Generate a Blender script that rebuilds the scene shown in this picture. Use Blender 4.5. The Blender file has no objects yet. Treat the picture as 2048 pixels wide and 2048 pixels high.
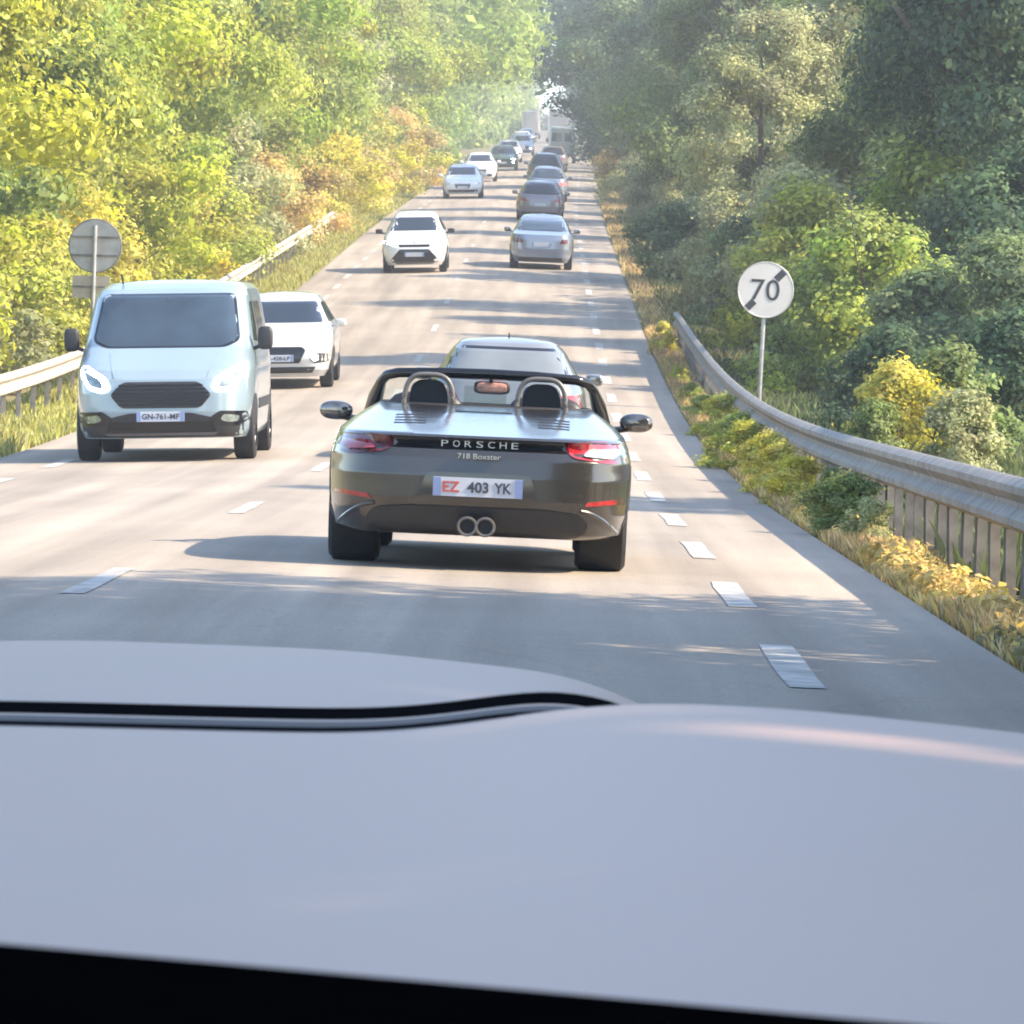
import bpy, math, random
import numpy as np
from mathutils import Vector, Matrix
from mathutils.bvhtree import BVHTree
from mathutils.geometry import delaunay_2d_cdt

R = math.radians
sc = bpy.context.scene
col = sc.collection

# ------------------------------------------------------------------ camera, sky, sun, exposure
EYE = Vector((2.30, 0.0, 1.08))
cam_d = bpy.data.cameras.new('camera'); cam = bpy.data.objects.new('camera', cam_d); col.objects.link(cam)
cam_d.sensor_width = 36.0; cam_d.lens = 177.0; cam_d.clip_start = 0.02; cam_d.clip_end = 6000.0
PITCH, YAW, ROLL = -0.0240, 0.0062, R(0.9)
cam.matrix_world = (Matrix.Translation(EYE) @ Matrix.Rotation(YAW, 4, 'Z') @ Matrix.Rotation(math.pi/2 + PITCH, 4, 'X')
                    @ Matrix.Rotation(ROLL, 4, 'Z'))
cam_d.dof.use_dof = True; cam_d.dof.focus_distance = 60.0; cam_d.dof.aperture_fstop = 130.0
sc.camera = cam

SUN_EL, SUN_AZ = R(39.0), R(98.0)          # azimuth clockwise from +Y: sun stands to the right, a little behind us
w = bpy.data.worlds.new('World'); sc.world = w; w.use_nodes = True
nt = w.node_tree; nt.nodes.clear()
sky = nt.nodes.new('ShaderNodeTexSky'); sky.sky_type = 'NISHITA'; sky.sun_disc = False
sky.sun_elevation = SUN_EL; sky.sun_rotation = SUN_AZ; sky.air_density = 1.0; sky.dust_density = .6; sky.ozone_density = 1.0
bg = nt.nodes.new('ShaderNodeBackground'); bg.inputs['Strength'].default_value = 0.15
wo = nt.nodes.new('ShaderNodeOutputWorld')
nt.links.new(sky.outputs['Color'], bg.inputs['Color']); nt.links.new(bg.outputs['Background'], wo.inputs['Surface'])
sun_d = bpy.data.lights.new('sun', 'SUN'); sun_d.energy = 3.7; sun_d.angle = R(0.5); sun_d.color = (1.0, 0.83, 0.62)
sun = bpy.data.objects.new('sun', sun_d); col.objects.link(sun)
SUNV = Vector((math.cos(SUN_EL)*math.sin(SUN_AZ), math.cos(SUN_EL)*math.cos(SUN_AZ), math.sin(SUN_EL)))
sun.rotation_euler = (-SUNV).to_track_quat('-Z', 'Y').to_euler()
sc.view_settings.view_transform = 'Standard'; sc.view_settings.look = 'None'; sc.view_settings.gamma = 1.0
sc.view_settings.exposure = 1.78
sc.view_settings.use_curve_mapping = False
sc.render.engine = 'CYCLES'
sc.cycles.filter_width = 1.9
sc.cycles.max_bounces = 6; sc.cycles.diffuse_bounces = 3; sc.cycles.transmission_bounces = 4; sc.cycles.volume_bounces = 0
sc.cycles.use_denoising = True

# ------------------------------------------------------------------ the lie of the road
_D = np.linspace(-60, 1500, 3121)
_sl = np.interp(_D, [-60, 12, 20, 42, 54, 67, 80, 110, 150, 220, 357, 1000, 1500],
                    [0, 0, .006, .006, .016, .031, .046, .062, .062, .060, .057, .053, .05])
_Z = np.concatenate([[0], np.cumsum((_sl[1:]+_sl[:-1])*.5*np.diff(_D))])
_Z -= np.interp(0, _D, _Z)
def zc(d): return float(np.interp(d, _D, _Z))
def slope(d): return float(np.interp(d, _D, _sl))
def xo(d):
    t = min(max((d-170)/220, 0), 1)
    return 1.3*t*t*(3-2*t) + max(0, d-390)*.0022
CROWN = .028
def rz(x, d): return zc(d) - CROWN*abs(x)           # x measured from the centre line
ROAD_R, ROAD_L = 4.35, -3.85
def gz(x, d):                                        # ground beside the road
    a = rz(min(max(x, ROAD_L), ROAD_R), d)
    if x > ROAD_R: a -= .02 + .05*min(x-ROAD_R, 3) - .04*max(0, min(x-8, 30))
    if x < ROAD_L: a -= .02 + .04*min(ROAD_L-x, 3) - .07*max(0, min(-8-x, 30))
    return a
def P(x, d, dz=0): return Vector((x+xo(d), d, gz(x, d)+dz))

# ------------------------------------------------------------------ materials
MATS = {}
def nodes(name):
    m = bpy.data.materials.new(name); m.use_nodes = True; n = m.node_tree
    return m, n, n.nodes['Principled BSDF']
def pm(name, c, rough=.5, metal=0, coat=0, emit=None, estr=0, noise=0, scale=8, spec=.5, bump=0):
    m, n, b = nodes(name)
    b.inputs['Base Color'].default_value = (*c, 1); b.inputs['Roughness'].default_value = rough
    b.inputs['Metallic'].default_value = metal; b.inputs['Coat Weight'].default_value = coat
    b.inputs['Coat Roughness'].default_value = .06; b.inputs['Specular IOR Level'].default_value = spec
    if emit: b.inputs['Emission Color'].default_value = (*emit, 1); b.inputs['Emission Strength'].default_value = estr
    tc = n.nodes.new('ShaderNodeTexCoord'); tx = n.nodes.new('ShaderNodeTexNoise'); tx.inputs['Scale'].default_value = scale
    tx.inputs['Detail'].default_value = 5
    n.links.new(tc.outputs['Object'], tx.inputs['Vector'])
    if noise:
        rp = n.nodes.new('ShaderNodeValToRGB')
        rp.color_ramp.elements[0].position = .3; rp.color_ramp.elements[1].position = .7
        rp.color_ramp.elements[0].color = (*[v*(1-noise) for v in c], 1); rp.color_ramp.elements[1].color = (*[min(1, v*(1+noise)) for v in c], 1)
        n.links.new(tx.outputs['Fac'], rp.inputs['Fac']); n.links.new(rp.outputs['Color'], b.inputs['Base Color'])
        ml = n.nodes.new('ShaderNodeMapRange'); ml.inputs['To Min'].default_value = max(0, rough-.08); ml.inputs['To Max'].default_value = min(1, rough+.08)
        n.links.new(tx.outputs['Fac'], ml.inputs['Value']); n.links.new(ml.outputs['Result'], b.inputs['Roughness'])
    if bump:
        bp = n.nodes.new('ShaderNodeBump'); bp.inputs['Strength'].default_value = bump; bp.inputs['Distance'].default_value = .02
        n.links.new(tx.outputs['Fac'], bp.inputs['Height']); n.links.new(bp.outputs['Normal'], b.inputs['Normal'])
    MATS[name] = m
    return m
def paint(name, c, metal=.0, rough=.35): return pm(name, c, rough, metal, 1.0, noise=.05, scale=1.5)

pm('tyre', (.018, .018, .019), .8, noise=.3, scale=20, bump=.2)
pm('rim', (.25, .25, .26), .3, .9, noise=.1)
pm('black_plastic', (.022, .022, .024), .55, noise=.2, scale=30)
pm('gloss_black', (.01, .01, .011), .12, noise=.1)
pm('glass_dark', (.012, .016, .020), .05, spec=.9, noise=.1, scale=2)
pm('glass_blue', (.030, .046, .062), .06, spec=1.0, noise=.3, scale=1.8)  # mottling in the base colour imitates reflected trees
pm('glass_pale', (.16, .18, .19), .10, spec=1.0, noise=.15, scale=2)  # pale base colour stands in for sky reflected in the rear window
pm('interior', (.012, .012, .014), .8, noise=.3)
pm('leather', (.02, .02, .022), .5, noise=.2)
pm('lamp_red', (.30, .015, .02), .12, coat=1, noise=.3, scale=25)
pm('lamp_dark_red', (.09, .012, .016), .10, coat=1, noise=.3, scale=25)
pm('lamp_brake', (.5, .02, .02), .2, emit=(1, .08, .05), estr=1.2)
pm('lamp_clear', (.55, .6, .6), .08, .3, coat=1, noise=.3, scale=20)
pm('lamp_lit', (.9, .9, .9), .2, emit=(1, .97, .9), estr=6)
pm('drl', (.9, .9, .9), .2, emit=(.95, 1, .95), estr=9)
pm('lamp_inner', (.25, .30, .28), .12, .5, coat=1, noise=.4, scale=20)
pm('plate_white', (.50, .53, .60), .4, noise=.06)
pm('plate_blue', (.20, .26, .46), .4)
pm('letter_dark', (.05, .05, .07), .5)
pm('letter_red', (.45, .09, .07), .5)
pm('chrome', (.7, .7, .7), .12, 1.0, noise=.05)
pm('exhaust', (.16, .15, .14), .3, .5)
pm('letter_chrome', (.5, .5, .48), .3, .6)
pm('hoop', (.14, .13, .12), .4, .1, noise=.05)
pm('mirror_glass', (.22, .22, .22), .08, .8, noise=.3, scale=10)
pm('mirror_dark', (.20, .19, .18), .1, .8, noise=.4, scale=12)
pm('mirror_warm', (.75, .35, .28), .25, noise=.35, scale=30)  # warm reflection painted into the mirror's base colour
pm('galv_sunlit', (.42, .37, .31), .55, .1, noise=.2, scale=5)  # left rail steel, with sunlight painted in as a paler colour
pm('galv', (.19, .175, .155), .6, .15, noise=.45, scale=6, bump=.1)
pm('galv_dull', (.26, .235, .21), .7, .1, noise=.3, scale=7, bump=.15)
pm('sign_white', (.50, .48, .45), .4, noise=.05, scale=4)
pm('sign_back', (.42, .41, .39), .5, .2, noise=.15, scale=6)
pm('sign_black', (.03, .03, .033), .4)
pm('sign_beige', (.42, .36, .28), .5, noise=.1)
pm('pole', (.38, .38, .37), .45, .5, noise=.2)
pm('bark', (.10, .08, .06), .9, noise=.4, scale=12, bump=.5)
pm('road_paint', (.37, .355, .325), .75, noise=.38, scale=5)
pm('seal', (.006, .006, .007), 1.0, spec=0)
pm('trim_grey', (.13, .12, .12), .8, 0, noise=.1, spec=.15)
pm('dash', (.002, .0018, .002), 1.0, noise=.2, scale=60, spec=0)
paint('p_black', (.050, .045, .040), .45, .28); MATS['p_black'].node_tree.nodes['Principled BSDF'].inputs['Coat Roughness'].default_value = .1
paint('p_van', (.25, .325, .37), .1, .32)
paint('p_white', (.47, .47, .465))
paint('p_silver', (.26, .27, .28), .4, .3)
paint('p_bluesilver', (.21, .25, .32), .4, .3)
paint('p_grey', (.22, .20, .21), .4, .3)
paint('p_bright', (.74, .74, .73)); paint('p_pale', (.34, .32, .29)); paint('p_green', (.02, .07, .055), .3, .25)
paint('p_darkgreen', (.05, .09, .08), .3, .25)
paint('p_vangrey', (.19, .23, .24), .1, .4)
pm('p_hood', (.42, .285, .225), .5, .1, .12, noise=.10, scale=1.6); MATS['p_hood'].node_tree.nodes['Principled BSDF'].inputs['Coat Roughness'].default_value = .35

def asphalt():
    m, n, b = nodes('asphalt'); L = n.links.new
    tc = n.nodes.new('ShaderNodeTexCoord')
    def nz(scale, det, vec=None, st=None):
        t = n.nodes.new('ShaderNodeTexNoise'); t.inputs['Scale'].default_value = scale; t.inputs['Detail'].default_value = det
        if st:
            mp = n.nodes.new('ShaderNodeMapping'); mp.inputs['Scale'].default_value = st
            L(tc.outputs['Object'], mp.inputs['Vector']); L(mp.outputs['Vector'], t.inputs['Vector'])
        else: L(tc.outputs['Object'], t.inputs['Vector'])
        return t
    a = nz(.35, 6); f = nz(60, 3); s = nz(1.0, 4, st=(2.2, .05, 1))
    r1 = n.nodes.new('ShaderNodeValToRGB')
    r1.color_ramp.elements[0].position = .25; r1.color_ramp.elements[0].color = (.262, .226, .184, 1)
    r1.color_ramp.elements[1].position = .75; r1.color_ramp.elements[1].color = (.335, .288, .234, 1)
    L(a.outputs['Fac'], r1.inputs['Fac'])
    mx = n.nodes.new('ShaderNodeMixRGB'); mx.blend_type = 'OVERLAY'; mx.inputs['Fac'].default_value = .6
    L(r1.outputs['Color'], mx.inputs['Color1']); L(s.outputs['Fac'], mx.inputs['Color2'])
    m2 = n.nodes.new('ShaderNodeMixRGB'); m2.blend_type = 'OVERLAY'; m2.inputs['Fac'].default_value = .4
    L(mx.outputs['Color'], m2.inputs['Color1']); L(f.outputs['Fac'], m2.inputs['Color2'])
    vo = n.nodes.new('ShaderNodeTexVoronoi'); vo.feature = 'DISTANCE_TO_EDGE'; vo.inputs['Scale'].default_value = .22
    ad = n.nodes.new('ShaderNodeMixRGB'); ad.inputs['Fac'].default_value = .12; L(tc.outputs['Object'], ad.inputs['Color1']); w_ = nz(.8, 6); L(w_.outputs['Color'], ad.inputs['Color2'])
    ad.blend_type = 'ADD'; ad.inputs['Fac'].default_value = 1.0; L(ad.outputs['Color'], vo.inputs['Vector'])
    cr = n.nodes.new('ShaderNodeMapRange'); cr.inputs['From Max'].default_value = .006; cr.inputs['To Min'].default_value = .9; L(vo.outputs['Distance'], cr.inputs['Value'])
    m3 = n.nodes.new('ShaderNodeMixRGB'); m3.blend_type = 'MULTIPLY'; m3.inputs['Fac'].default_value = 1.0
    L(m2.outputs['Color'], m3.inputs['Color1']); L(cr.outputs['Result'], m3.inputs['Color2']); L(m3.outputs['Color'], b.inputs['Base Color']); b.inputs['Roughness'].default_value = .8
    b.inputs['Specular IOR Level'].default_value = .25
    bp = n.nodes.new('ShaderNodeBump'); bp.inputs['Strength'].default_value = .25; bp.inputs['Distance'].default_value = .01
    L(f.outputs['Fac'], bp.inputs['Height']); L(bp.outputs['Normal'], b.inputs['Normal'])
    MATS['asphalt'] = m
asphalt()

def soil():
    m, n, b = nodes('soil'); L = n.links.new
    tc = n.nodes.new('ShaderNodeTexCoord'); t = n.nodes.new('ShaderNodeTexNoise'); t.inputs['Scale'].default_value = .9; t.inputs['Detail'].default_value = 8
    L(tc.outputs['Object'], t.inputs['Vector'])
    r = n.nodes.new('ShaderNodeValToRGB'); e = r.color_ramp.elements
    e[0].position = .3; e[0].color = (.10, .10, .035, 1); e[1].position = .7; e[1].color = (.30, .23, .12, 1)
    e.new(.5).color = (.20, .17, .07, 1)
    L(t.outputs['Fac'], r.inputs['Fac']); L(r.outputs['Color'], b.inputs['Base Color']); b.inputs['Roughness'].default_value = .95
    MATS['soil'] = m
soil()

def leafmat(name, transl=.35):
    """colour comes from each plant's own object colour, varied leaf by leaf"""
    m, n, b = nodes(name); L = n.links.new
    oi = n.nodes.new('ShaderNodeObjectInfo'); at = n.nodes.new('ShaderNodeAttribute'); at.attribute_name = 'tint'
    hs = n.nodes.new('ShaderNodeHueSaturation')
    def mr(a, lo, hi):
        q = n.nodes.new('ShaderNodeMapRange'); q.inputs['To Min'].default_value = lo; q.inputs['To Max'].default_value = hi
        L(a, q.inputs['Value']); return q.outputs['Result']
    sep = n.nodes.new('ShaderNodeSeparateColor'); L(at.outputs['Color'], sep.inputs['Color'])
    L(mr(sep.outputs[0], .525, .475), hs.inputs['Hue']); L(mr(sep.outputs[1], .55, 1.85), hs.inputs['Value'])
    L(mr(sep.outputs[2], .75, 1.1), hs.inputs['Saturation'])
    L(oi.outputs['Color'], hs.inputs['Color'])
    L(hs.outputs['Color'], b.inputs['Base Color']); b.inputs['Roughness'].default_value = .55; b.inputs['Specular IOR Level'].default_value = .18
    tr = n.nodes.new('ShaderNodeBsdfTranslucent'); L(hs.outputs['Color'], tr.inputs['Color'])
    mx = n.nodes.new('ShaderNodeMixShader'); mx.inputs['Fac'].default_value = transl
    L(b.outputs['BSDF'], mx.inputs[1]); L(tr.outputs['BSDF'], mx.inputs[2])
    L(mx.outputs['Shader'], n.nodes['Material Output'].inputs['Surface'])
    MATS[name] = m
leafmat('leaf', .42)

# ------------------------------------------------------------------ builders
def tag(o, label=None, cat=None, group=None, kind=None):
    if label: o['label'] = label
    if cat: o['category'] = cat
    if group: o['group'] = group
    if kind: o['kind'] = kind
    return o
def mesh(name, v, f, mat, parent=None, smooth=True, angle=40):
    me = bpy.data.meshes.new(name); me.from_pydata([tuple(p) for p in v], [], [tuple(q) for q in f]); me.update()
    if smooth:
        me.shade_smooth()
        if angle: me.set_sharp_from_angle(angle=R(angle))
    me.materials.append(MATS[mat])
    return link(name, me, parent)
def link(name, me, parent=None):
    o = bpy.data.objects.new(name, me); col.objects.link(o)
    if parent: o.parent = parent
    return o
def empty(name, loc=(0, 0, 0), rot=(0, 0, 0)):
    o = bpy.data.objects.new(name, None); col.objects.link(o); o.location = loc; o.rotation_euler = rot
    o.empty_display_size = .3
    return o
def copy_tree(o, parent=None):
    c = o.copy(); col.objects.link(c); c.parent = parent
    for ch in list(o.children): copy_tree(ch, c)
    return c
class MB:
    def __init__(s): s.v = []; s.f = []
    def add(s, v, f):
        n = len(s.v); s.v += [tuple(p) for p in v]; s.f += [tuple(i+n for i in q) for q in f]; return s
    def box(s, c, d, rot=None):
        v = [Vector((x*d[0]/2, y*d[1]/2, z*d[2]/2)) for x in (-1, 1) for y in (-1, 1) for z in (-1, 1)]
        if rot: v = [rot @ p for p in v]
        v = [p+Vector(c) for p in v]
        return s.add(v, [(0, 1, 3, 2), (4, 6, 7, 5), (0, 4, 5, 1), (2, 3, 7, 6), (0, 2, 6, 4), (1, 5, 7, 3)])
    def rbox(s, c, d, r=.3, rot=None, n=10):
        """rounded box: a superellipsoid grid"""
        v = []; f = []; e = r
        sg = lambda a, p: math.copysign(abs(a)**p, a)
        for i in range(n+1):
            ph = -math.pi/2 + math.pi*i/n
            for j in range(2*n):
                th = math.pi*j/n
                p = Vector((d[0]/2*sg(math.cos(ph), e)*sg(math.cos(th), e), d[1]/2*sg(math.cos(ph), e)*sg(math.sin(th), e), d[2]/2*sg(math.sin(ph), e)))
                if rot: p = rot @ p
                v.append(p+Vector(c))
        for i in range(n):
            for j in range(2*n):
                k = (j+1) % (2*n); f.append((i*2*n+j, i*2*n+k, (i+1)*2*n+k, (i+1)*2*n+j))
        return s.add(v, f)
    def tube(s, pts, r, n=10, cap=True):
        pts = [Vector(p) for p in pts]; rr = r if hasattr(r, '__len__') else [r]*len(pts)
        v = []; f = []
        for i, p in enumerate(pts):
            t = (pts[min(i+1, len(pts)-1)]-pts[max(i-1, 0)]).normalized()
            u = t.cross(Vector((0, 0, 1)));
            if u.length < .05: u = t.cross(Vector((0, 1, 0)))
            u.normalize(); q = t.cross(u)
            for j in range(n):
                a = 2*math.pi*j/n; v.append(p+u*math.cos(a)*rr[i]+q*math.sin(a)*rr[i])
        for i in range(len(pts)-1):
            for j in range(n):
                k = (j+1) % n; f.append((i*n+j, i*n+k, (i+1)*n+k, (i+1)*n+j))
        if cap: f.append(tuple(range(n))[::-1]); f.append(tuple((len(pts)-1)*n+j for j in range(n)))
        return s.add(v, f)
    def lathe_x(s, c, prof, n=28):
        """prof: (x, r) pairs, turned round the X axis"""
        v = []; f = []; c = Vector(c)
        for x, r in prof:
            for j in range(n):
                a = 2*math.pi*j/n; v.append(c+Vector((x, r*math.cos(a), r*math.sin(a))))
        for i in range(len(prof)-1):
            for j in range(n):
                k = (j+1) % n; f.append((i*n+j, i*n+k, (i+1)*n+k, (i+1)*n+j))
        return s.add(v, f)
    def disc_y(s, c, r, th, n=40, rz_=None):
        c = Vector(c); v = []; rz_ = rz_ or r
        for y in (-th/2, th/2):
            v += [c+Vector((r*math.cos(2*math.pi*j/n), y, rz_*math.sin(2*math.pi*j/n))) for j in range(n)]
        return s.add(v, [tuple(range(n)), tuple(range(2*n-1, n-1, -1))]+[(j, n+j, n+(j+1) % n, (j+1) % n) for j in range(n)])
    def build(s, name, mat, parent=None, smooth=True, angle=40): return mesh(name, s.v, s.f, mat, parent, smooth, angle)

def text(name, body, size, mat, parent, loc, rot=(math.pi/2, 0, 0), ext=.002, sx=1.0, width=None, bold=0):
    cu = bpy.data.curves.new(name, 'FONT'); cu.body = body; cu.size = size; cu.extrude = ext; cu.align_x = 'CENTER'; cu.align_y = 'CENTER'
    cu.resolution_u = 3; cu.offset = bold
    to = bpy.data.objects.new('tmp', cu); me = bpy.data.meshes.new_from_object(to); me.name = name
    bpy.data.objects.remove(to); bpy.data.curves.remove(cu)
    a = np.empty(len(me.vertices)*3, np.float32); me.vertices.foreach_get('co', a); a = a.reshape(-1, 3)
    a[:, :2] -= (a[:, :2].max(0)+a[:, :2].min(0))/2
    if width: sx = width/max(1e-6, a[:, 0].max()-a[:, 0].min())
    a[:, 0] *= sx; me.vertices.foreach_set('co', a.ravel()); me.update()
    me.materials.clear(); me.materials.append(MATS[mat])
    o = link(name, me, parent); o.location = loc; o.rotation_euler = rot
    return o

# ------------------------------------------------------------------ vehicle bodies: stacked plan outlines
def shell(near, far, width, length, ztop, zbot=.2, expo=6.0, n=112, nz=44, crown=.03, open_top=False):
    """near/far: (z, y) end profiles, width: (z, half width). Returns verts, faces, top ring indices"""
    zs = sorted(set(list(np.linspace(zbot, ztop, nz)) + [p[0] for p in near if zbot <= p[0] <= ztop] + [p[0] for p in width if zbot <= p[0] <= ztop]))
    th = np.linspace(0, 2*np.pi, 4000, endpoint=False); c, s_ = np.cos(th), np.sin(th)
    V = []; F = []
    def ring(yn, yf, wd, e):
        x = wd*np.sign(c)*np.abs(c)**(2/e); y = (yn+yf)/2+(yf-yn)/2*np.sign(s_)*np.abs(s_)**(2/e)
        dl = np.hypot(np.diff(x, append=x[0]), np.diff(y, append=y[0])*.55); cl = np.concatenate([[0], np.cumsum(dl)])
        t = np.linspace(0, cl[-1], n, endpoint=False)
        return np.interp(t, cl, np.append(x, x[0])), np.interp(t, cl, np.append(y, y[0]))
    I = lambda z, pr: float(np.interp(z, [p[0] for p in pr], [p[1] for p in pr]))
    last = None
    for z in zs:
        yn, yf = I(z, near), length-I(z, far); wd = I(z, width); e = I(z, expo) if hasattr(expo, '__len__') else expo
        x, y = ring(yn, yf, wd, e); last = (x, y, yn, yf, z)
        V += [(float(a), float(b), float(z)) for a, b in zip(x, y)]
    m = len(zs)
    for i in range(m-1):
        for j in range(n):
            k = (j+1) % n; F.append((i*n+j, i*n+k, (i+1)*n+k, (i+1)*n+j))
    F.append(tuple(range(n))[::-1])
    if not open_top:
        x, y, yn, yf, z = last; yc = (yn+yf)/2; base = (m-1)*n
        for q, s in enumerate((.85, .65, .4, .15)):
            nb = len(V)
            V += [(float(a*s), float(yc+(b-yc)*(1-.35*(1-s))), z+crown*(1-s*s)) for a, b in zip(x, y)]
            for j in range(n):
                k = (j+1) % n; F.append((base+j, base+k, nb+k, nb+j))
            base = nb
        F.append(tuple(base+j for j in range(n)))
    return V, F, (m-1)*n

def resample(poly, step):
    out = []
    for i, a in enumerate(poly):
        b = poly[(i+1) % len(poly)]; d = math.dist(a, b); k = max(1, int(round(d/step)))
        out += [(a[0]+(b[0]-a[0])*t/k, a[1]+(b[1]-a[1])*t/k) for t in range(k)]
    return out
def rounded(poly, r, k=4):
    out = []; n = len(poly)
    for i in range(n):
        p, a, b = Vector(poly[i]), Vector(poly[i-1]), Vector(poly[(i+1) % n])
        da, db = (a-p), (b-p); ra = min(r, da.length*.45); rb = min(r, db.length*.45)
        s, e = p+da.normalized()*ra, p+db.normalized()*rb
        for t in range(k+1):
            u = t/k; out.append(tuple(s*(1-u)**2+p*2*u*(1-u)+e*u*u))
    return out
class Car:
    def __init__(s, name, x, d, near, far, width, length, ztop, mat, zbot=.2, expo=6.0, roll=None, open_top=False, detail=1.0, crown=.03, slopefix=None):
        s.root = empty(name)
        s.root.location = (x+xo(d), d, rz(x, d))
        s.root.rotation_euler = (math.atan(slope(d+2)), math.copysign(math.atan(CROWN), x) if roll is None else roll, 0)
        V, F, s.top = shell(near, far, width, length, ztop, zbot, expo, n=int(112*detail), nz=int(44*detail), open_top=open_top, crown=crown)
        s.V = V
        s.body = mesh('body', V, F, mat, s.root, angle=28)
        s.bvh = BVHTree.FromPolygons(V, F); s.L = length; s.width = width
    def patch(s, name, poly, mat, d='near', off=.006, step=.05, parent=None, skirt=.012, rnd=0):
        if rnd: poly = rounded(poly, rnd)
        pts = resample(poly, step); nb = len(pts)
        xs = [p[0] for p in pts]; ys = [p[1] for p in pts]; allp = [Vector(p) for p in pts]
        def inside(q):
            r = False
            for i in range(nb):
                (x1, y1), (x2, y2) = pts[i], pts[i-1]
                if (y1 > q[1]) != (y2 > q[1]) and q[0] < (x2-x1)*(q[1]-y1)/(y2-y1)+x1: r = not r
            return r
        gx = np.arange(min(xs)+step/2, max(xs), step); gy = np.arange(min(ys)+step/2, max(ys), step)
        for a in gx:
            for b in gy:
                if inside((a, b)) and min(math.dist((a, b), p) for p in pts) > step*.45: allp.append(Vector((a, b)))
        r = delaunay_2d_cdt(allp, [(i, (i+1) % nb) for i in range(nb)], [], 1, 1e-5)
        vs, fs, orig = r[0], r[2], r[3]
        dirs = {'near': Vector((0, 1, 0)), 'far': Vector((0, -1, 0)), 'right': Vector((-1, 0, 0)), 'left': Vector((1, 0, 0))}
        D = dirs[d]; out = []; lastd = None
        for p in vs:
            if d == 'near': o = Vector((p[0], -4, p[1]))
            elif d == 'far': o = Vector((p[0], s.L+4, p[1]))
            elif d == 'right': o = Vector((4, p[0], p[1]))
            else: o = Vector((-4, p[0], p[1]))
            h = s.bvh.ray_cast(o, D)
            if h[0] is None:
                h2 = s.bvh.find_nearest(o+D*4); q = h2[0]
            else: q = h[0]
            out.append(q-D*off)
        nv = len(out); fs = [tuple(f) for f in fs]
        # orient outward
        ff = []
        for f in fs:
            nrm = (out[f[1]]-out[f[0]]).cross(out[f[2]]-out[f[0]])
            ff.append(f if nrm.dot(D) < 0 else f[::-1])
        ec = {}
        for f in ff:
            for i in range(len(f)):
                ec[(f[i], f[(i+1) % len(f)])] = 1
        bd = [e for e in ec if (e[1], e[0]) not in ec]
        mp = {}
        for e in bd:
            for q in e:
                if q not in mp: mp[q] = len(out); out.append(out[q]+D*(skirt+off))
        for a, b in bd: ff.append((b, a, mp[a], mp[b]))
        return mesh(name, out, ff, mat, parent or s.root, angle=50)
    def both(s, name, poly, mat, **k):
        a = s.patch(name, poly, mat, **k)
        b = s.patch(name, [(-p[0], p[1]) for p in poly][::-1], mat, **k)
        return a, b
    def sides(s, name, poly, mat, **k):
        return s.patch(name, poly, mat, d='right', **k), s.patch(name, poly, mat, d='left', **k)
    def wheels(s, ys, half, r=.33, wd=.22, n=28):
        for y in ys:
            for sx in (-1, 1):
                pr = [(-wd/2, r*.6), (-wd/2, r*.9), (-wd*.42, r*.98), (-wd*.25, r), (wd*.25, r), (wd*.42, r*.98), (wd/2, r*.9), (wd/2, r*.6)]
                t = MB().lathe_x((sx*(half-wd/2), y, r), pr, n).build('wheel', 'tyre', s.root)
                b = MB().lathe_x((sx*(half-wd/2), y, r), [(-.01*sx, .001), (sx*wd*.40, .02), (sx*wd*.36, r*.3), (sx*wd*.42, r*.62), (sx*wd*.46, r*.64), (-sx*wd*.4, r*.62)], n)
                for q in range(5):
                    a = 2*math.pi*q/5; b.tube([(sx*(half-.035), y, r), (sx*(half-.03), y+r*.58*math.cos(a), r+r*.58*math.sin(a))], .02, 6)
                b.build('rim', 'rim', t)
            a = [(y+r*1.12*math.cos(q), r+r*1.12*math.sin(q)) for q in np.linspace(0, 2*np.pi, 22, endpoint=False)]
            a = [(p, max(z, .205)) for p, z in a]
            for dd in ('right', 'left'): s.patch('wheel_arch', a, 'black_plastic', d=dd, off=.004, step=.12)
    def mirrors(s, x, y, z, size=(.2, .1, .13), mat='black_plastic', face='mirror_glass', near=True, rnd=.55):
        for sx in (-1, 1):
            m = MB().rbox((sx*x, y, z), size, rnd).tube([(sx*(x-size[0]*.75), y+.02, z-size[2]*.45), (sx*(x-size[0]*.2), y, z-size[2]*.3)], .022, 8).build('door_mirror', mat, s.root)
            MB().rbox((sx*x, y-(size[1]*.40 if near else -size[1]*.40), z), (size[0]*.84, size[1]*.3, size[2]*.8), rnd).build('mirror_glass', face, m)
    def plate(s, z, txt, width=.52, h=.11, size=.085, blue=True, name='number_plate', col_='letter_dark', tilt=0, y=None, red=None):
        yy = min([s.bvh.ray_cast(Vector((a, -4, b)), Vector((0, 1, 0)))[0][1] for a in (-width/2, 0, width/2) for b in (z-h/2, z+h/2)])-.014 if y is None else y
        p = MB().box((0, yy, z), (width, .014, h)).build(name, 'plate_white', s.root, smooth=False)
        for sx in (-1, 1): MB().box((sx*(width/2-.022), yy-.009, z), (.044, .006, h*.96)).build('plate_band', 'plate_blue', p, smooth=False)
        if txt:
            if isinstance(txt, str): txt = [(txt, 0, col_, width*.78)]
            for t, xx, c_, wd in txt: text('plate_lettering', t, size, c_, p, (xx, yy-.0095, z), width=wd, ext=.0015, bold=.002)
        return p
    def done(s, label, cat, group=None): tag(s.root, label, cat, group); return s.root

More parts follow.
